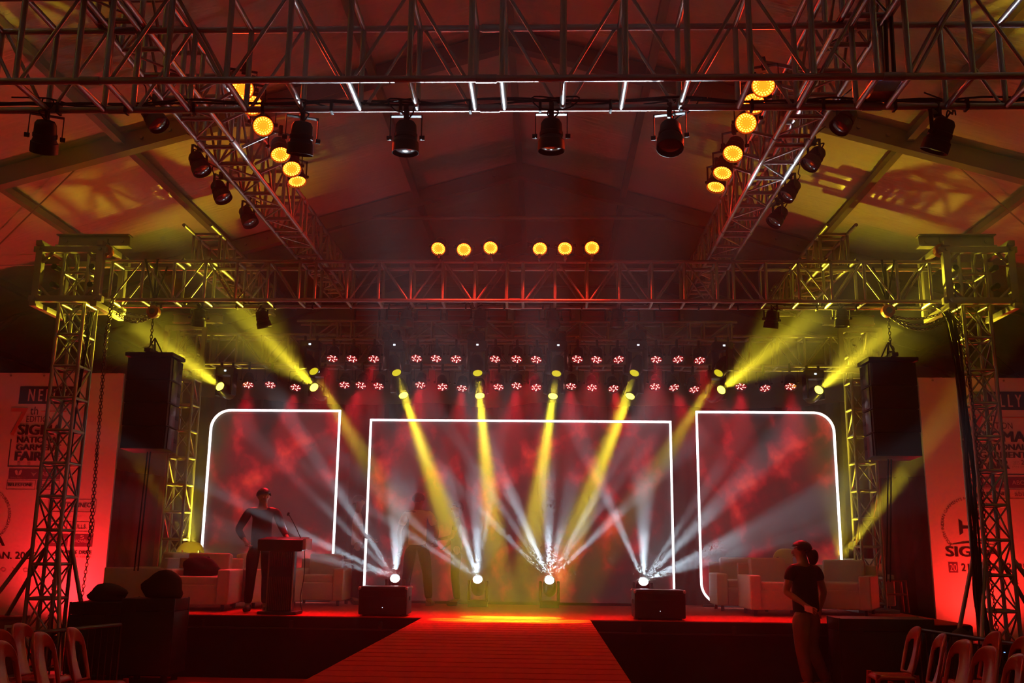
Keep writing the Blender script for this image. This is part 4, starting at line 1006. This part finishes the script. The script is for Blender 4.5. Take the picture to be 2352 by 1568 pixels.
# ------------------------------------------------------------------ people
SKIN = mat('skin_brown', (.30, .16, .10), .5, 0, .35)
HAIR = mat('black_hair', (.008, .007, .007), .45, 0, .4)
DARKSUIT = mat('dark_suit_cloth', (.018, .018, .024), .8, 0, .2)
WHITESHIRT = mat('white_shirt_cloth', (.62, .58, .56), .8, 0, .2)
CREAMSHIRT = mat('cream_polo_cloth', (.66, .52, .34), .8, 0, .2)
BLACKTEE = mat('black_tshirt_cloth', (.014, .013, .014), .85, 0, .2)
KHAKI = mat('khaki_trouser_cloth', (.20, .10, .07), .9, 0, .1, base2=(.14, .07, .05), nscale=9, bump=.5, bscale=18)
NAVY = mat('navy_trouser_cloth', (.02, .02, .035), .85, 0, .15)
SHOE = mat('dark_shoe_leather', (.02, .016, .014), .45, 0, .4)
SHOEL = mat('brown_shoe_leather', (.28, .09, .05), .5, 0, .4)
PAPER = mat('paper_sheet', (.75, .70, .66), .7, 0, .2)
EYEW = mat('eye_white', (.7, .68, .66), .3, 0, .5)
LIP = mat('lip_skin', (.26, .10, .08), .5, 0, .3)
def skin_mesh(verts, edges, radii, root, name, m, subdiv=2, flat=None):
    me = bpy.data.meshes.new(name); me.from_pydata([tuple(v) for v in verts], edges, []); me.update()
    o = bpy.data.objects.new(name + '_build', me); col.objects.link(o)
    md = o.modifiers.new('skin', 'SKIN'); md.use_smooth_shade = True; md.branch_smoothing = .6
    for i, r in enumerate(radii):
        sv = me.skin_vertices[0].data[i]; rr = r if isinstance(r, tuple) else (r, r); sv.radius = rr; sv.use_root = (i == root); sv.use_loose = False
    sd = o.modifiers.new('sub', 'SUBSURF'); sd.levels = subdiv; sd.render_levels = subdiv
    dg = bpy.context.evaluated_depsgraph_get()
    res = bpy.data.meshes.new_from_object(o.evaluated_get(dg)); bpy.data.objects.remove(o); bpy.data.meshes.remove(me)
    res.name = name; res.materials.clear(); res.materials.append(m)
    for p in res.polygons: p.use_smooth = True
    if flat:
        for v in res.vertices: flat(v)
    return res
def person(label, x, y, z, rz, H, pose, shirt, trousers, shoe, hair=HAIR, sleeve=.55, head_turn=0.0, head_tilt=0.0, long_hair=False, lean=(0, 0), shirt_low=.90, fat=1.0):
    e = empty('person', (x, y, z), rz, label, 'person'); k = H/1.72
    def P(p): q = V(p)*k; return V((q.x + lean[0]*q.z, q.y + lean[1]*q.z, q.z))
    J = {'pelvis': (0, 0, .94), 'belly': (0, -.01, 1.07), 'chest': (0, 0, 1.27), 'upper': (0, .01, 1.40), 'neck': (0, .01, 1.475), 'hb': (0, -.005, 1.535), 'hm': (0, -.012, 1.60), 'ht': (0, .0, 1.665)}
    for s, n in ((-1, 'r'), (1, 'l')):
        J['sh'+n] = (s*.165, .01, 1.405); J['hip'+n] = (s*.085, 0, .90)
        J['kn'+n] = pose.get('kn'+n, (s*.10, -.02, .49)); J['an'+n] = pose.get('an'+n, (s*.11, .03, .085)); J['toe'+n] = pose.get('toe'+n, (J['an'+n][0] + s*.02, J['an'+n][1] - .16, .035))
        J['el'+n] = pose.get('el'+n, (s*.25, .02, 1.12)); J['wr'+n] = pose.get('wr'+n, (s*.27, -.05, .88))
    J = {a: P(b) for a, b in J.items()}
    # body skeleton
    vs_ = []; rs = []; es = []; idx = {}
    def add(n, p, r, par=None):
        idx[n] = len(vs_); vs_.append(V(p)); rs.append(r*k if not isinstance(r, tuple) else (r[0]*k, r[1]*k))
        if par is not None: es.append((idx[par], idx[n]))
    add('pelvis', J['pelvis'], .115); add('belly', J['belly'], .100, 'pelvis'); add('chest', J['chest'], .112, 'belly'); add('upper', J['upper'], .076, 'chest'); add('neck', J['neck'], .052, 'upper')
    ht = Matrix.Rotation(head_turn, 3, 'Z') @ Matrix.Rotation(head_tilt, 3, 'X')
    def HD(o): return J['hm'] + (ht @ V(o))*k
    add('hb', HD((0, -.012, -.062)), .060, 'neck'); add('hm', HD((0, -.006, 0)), .083, 'hb'); add('ht', HD((0, .008, .062)), .070, 'hm')
    add('nose', HD((0, -.100, -.012)), .011, 'hm')
    for s, n in ((-1, 'r'), (1, 'l')):
        add('ear'+n, HD((s*.086, .008, -.008)), .014, 'hm')
        add('sh'+n, J['sh'+n], .056, 'upper'); el, wr = J['el'+n], J['wr'+n]
        add('ua'+n, J['sh'+n].lerp(el, .5), .046, 'sh'+n); add('el'+n, el, .038, 'ua'+n); add('fa'+n, el.lerp(wr, .4), .038, 'el'+n); add('wr'+n, wr, .026, 'fa'+n)
        d = (wr - el).normalized(); side = d.cross(V((0, 0, 1)) if abs(d.z) < .85 else V((0, 1, 0))).normalized(); nrm = side.cross(d)
        if pose.get('palm'+n): side, nrm = nrm, side
        add('pm'+n, wr + d*.05*k, .030, 'wr'+n); add('pk'+n, wr + d*.085*k, .030, 'pm'+n)
        for q, (off, ln) in enumerate(((-.030, .060), (-.010, .072), (.010, .068), (.030, .052))):
            b0 = wr + d*.10*k + side*off*k; add('f%d%s' % (q, n), b0 + d*.018*k, .0095, 'pk'+n)
            add('g%d%s' % (q, n), b0 + (d*(.02 + ln*.5) + nrm*.010)*k, .0090, 'f%d%s' % (q, n)); add('h%d%s' % (q, n), b0 + (d*(.015 + ln*.85) + nrm*.030)*k, .0080, 'g%d%s' % (q, n))
        add('t0'+n, wr + (d*.045 - side*.038)*k, .011, 'pm'+n); add('t1'+n, wr + (d*.085 - side*.052 + nrm*.012)*k, .0095, 't0'+n)
        add('hip'+n, J['hip'+n], .085, 'pelvis'); kn, an, to = J['kn'+n], J['an'+n], J['toe'+n]
        add('th'+n, J['hip'+n].lerp(kn, .5), .072, 'hip'+n); add('kn'+n, kn, .054, 'th'+n); add('cf'+n, kn.lerp(an, .35), .052, 'kn'+n); add('an'+n, an, .036, 'cf'+n); add('toe'+n, to, .032, 'an'+n)
    def flat(v):
        if .86*k < v.co.z < 1.47*k and abs(v.co.x - lean[0]*v.co.z) < .2*k: v.co.y = lean[1]*v.co.z + (v.co.y - lean[1]*v.co.z)*.78
    body = mesh_obj('body', skin_mesh(vs_, es, rs, 0, 'body', SKIN, 2, flat), None, e)
    # shirt
    def garment(name, nodes, m, flat_=None):
        ids = {}; gv = []; gr = []; ge = []
        for n, p, r, par in nodes:
            ids[n] = len(gv); gv.append(V(p)); gr.append(r*k)
            if par: ge.append((ids[par], ids[n]))
        return mesh_obj(name, skin_mesh(gv, ge, gr, 0, name, m, 2, flat_), None, e)
    nodes = [('belly', J['belly'], .128*fat, None), ('hem', P((0, 0, shirt_low)), .135*fat, 'belly'), ('chest', J['chest'], .142*fat, 'belly'), ('upper', J['upper'] + V((0, 0, .0)), .10, 'chest'), ('col', J['neck'] - V((0, 0, .02))*k, .062, 'upper')]
    for n in 'rl':
        sh, el, wr = J['sh'+n], J['el'+n], J['wr'+n]
        nodes.append(('sh'+n, sh, .070, 'upper'))
        if sleeve <= 1: nodes.append(('ua'+n, sh.lerp(el, sleeve), .062, 'sh'+n))
        else:
            nodes.append(('ua'+n, sh.lerp(el, .5), .060, 'sh'+n)); nodes.append(('el'+n, el, .052, 'ua'+n)); nodes.append(('wr'+n, el.lerp(wr, .92), .038, 'el'+n))
    garment('shirt', nodes, shirt, flat)
    nodes = [('pelvis', J['pelvis'], .128, None), ('waist', P((0, 0, 1.02)), .118, 'pelvis')]
    for n in 'rl':
        kn, an = J['kn'+n], J['an'+n]
        nodes += [('hip'+n, J['hip'+n], .098, 'pelvis'), ('th'+n, J['hip'+n].lerp(kn, .5), .088, 'hip'+n), ('kn'+n, kn, .070, 'th'+n), ('cf'+n, kn.lerp(an, .45), .066, 'kn'+n), ('an'+n, an + V((0, 0, .01)), .056, 'cf'+n)]
    garment('trousers', nodes, trousers, flat)
    for n in 'rl':
        an, to = J['an'+n], J['toe'+n]; hd = V((to.x - an.x, to.y - an.y, 0)).normalized(); z0 = an.z
        heel = V((an.x, an.y, 0)) - hd*.05*k
        nodes = [('heel', heel + V((0, 0, .042*k)), .042, None), ('mid', heel + hd*.13*k + V((0, 0, .040*k)), .044, 'heel'), ('tip', heel + hd*.235*k + V((0, 0, .034*k)), .036, 'mid'), ('collar', V((an.x, an.y, .095*k)), .046, 'heel')]
        garment('shoe', nodes, shoe)
    # hair, eyes, mouth
    bm = bmesh.new(); bmesh.ops.create_uvsphere(bm, u_segments=20, v_segments=14, radius=1.0)
    for v in list(bm.verts):
        if v.co.z < -.15 - .45*max(0, v.co.y) and v.co.y < .75: bm.verts.remove(v)
        elif v.co.y < -.45 and v.co.z < .42: bm.verts.remove(v)
    rr = random.Random(int(x*100))
    for v in bm.verts:
        w = 1 + rr.uniform(-.03, .04); v.co = V((v.co.x*.093*w, v.co.y*.106*w, v.co.z*.108*w))
    hr = mesh_obj('hair', to_mesh(bm, 'hair', True), hair, e, HD((0, .012, .018)), None); hr.scale = (k, k, k); hr.rotation_euler = (head_tilt, 0, head_turn)
    sm = hr.modifiers.new('thick', 'SOLIDIFY'); sm.thickness = .014
    if long_hair:
        nodes = [('a', HD((0, .085, .01)), .062, None), ('b', HD((.01, .115, -.06)), .066, 'a'), ('c', HD((.015, .105, -.13)), .050, 'b'), ('d', HD((.015, .085, -.18)), .028, 'c')]
        garment('tied_hair', nodes, hair)
    for s in (-1, 1):
        mesh_obj('eye', lathe_mesh('eyeball', [(0, -.011), (.008, -.008), (.011, 0), (.008, .008), (0, .011)], EYEW, 10), None, e, HD((s*.032, -.078, .008)))
    mo = box('mouth', e, HD((0, -.084, -.048)), (.042, .010, .010), LIP, .003); mo.rotation_euler = (0, 0, head_turn)
    return e
p_ = person('man in a dark suit standing at the lectern', -3.86, 13.45, SZ, .25, 1.63,
       {'elr': (-.30, .06, 1.13), 'wrr': (-.20, -.12, .98), 'ell': (.27, -.05, 1.14), 'wrl': (.33, -.30, 1.03), 'anr': (-.12, .04, .085), 'anl': (.10, .0, .085)}, DARKSUIT, DARKSUIT, SHOE, sleeve=2, head_turn=.35, head_tilt=.22, shirt_low=.84, fat=1.1)
p_.scale = (1.1, 1.1, 1.0)
person('person in a pale shirt standing at the left edge of the centre screen', -2.93, 15.45, SZ, PI/2 + .3, 1.66,
       {'elr': (-.20, -.04, 1.12), 'wrr': (-.12, -.26, 1.02), 'ell': (.20, -.02, 1.12), 'wrl': (.12, -.26, 1.04)}, WHITESHIRT, NAVY, SHOE, sleeve=.7)
p_ = person('person in a cream polo shirt seen from behind in front of the centre screen', -1.98, 15.38, SZ, PI - .12, 1.70,
       {'elr': (-.27, -.02, 1.13), 'wrr': (-.22, -.20, .98), 'ell': (.26, .02, 1.13), 'wrl': (.27, -.08, .90), 'knr': (-.15, -.02, .49), 'anr': (-.20, .05, .085), 'knl': (.13, -.02, .49), 'anl': (.17, .0, .085)}, CREAMSHIRT, NAVY, SHOEL, sleeve=.75, fat=1.1)
p_.scale = (1.12, 1.12, 1.0)
person('person in dark clothes reaching out to the one in the cream shirt', -1.38, 15.5, SZ, -PI/2 + .15, 1.58,
       {'ell': (.20, -.10, 1.12), 'wrl': (.10, -.34, 1.09), 'elr': (-.22, -.02, 1.10), 'wrr': (-.16, -.20, .98)}, DARKSUIT, NAVY, SHOE, sleeve=.7)
MRZ = -PI/2 - .95
man = person('man in a black t-shirt and khaki trousers with tied-back hair standing before the stage', 3.2, 12.45, 0, MRZ, 1.75,
       {'elr': (-.25, .03, 1.12), 'wrr': (-.24, -.05, .88), 'ell': (.25, -.03, 1.12), 'wrl': (.22, .17, .99), 'palml': 1, 'knr': (-.08, -.04, .49), 'anr': (-.10, .10, .085), 'knl': (.10, -.01, .49), 'anl': (.11, .05, .085)}, BLACKTEE, KHAKI, SHOEL, sleeve=.6, head_turn=.6, head_tilt=.12, long_hair=True, lean=(0, -.03), shirt_low=.86, fat=1.22)
man.scale = (1.2, 1.18, 1.0)
pp = empty('paper_sheet', Matrix.Rotation(MRZ, 3, 'Z') @ V((.30, .255, .955)) + V((3.2, 12.45, 0)), MRZ + PI/2, 'folded pale paper held at the back of the man in the t-shirt', 'paper')
box('sheet', pp, (0, 0, 0), (.12, .006, .07), PAPER, 0, (.2, .2, 0)); box('folded_flap', pp, (.01, -.007, .01), (.10, .004, .05), PAPER, 0, (.2, .15, 0))
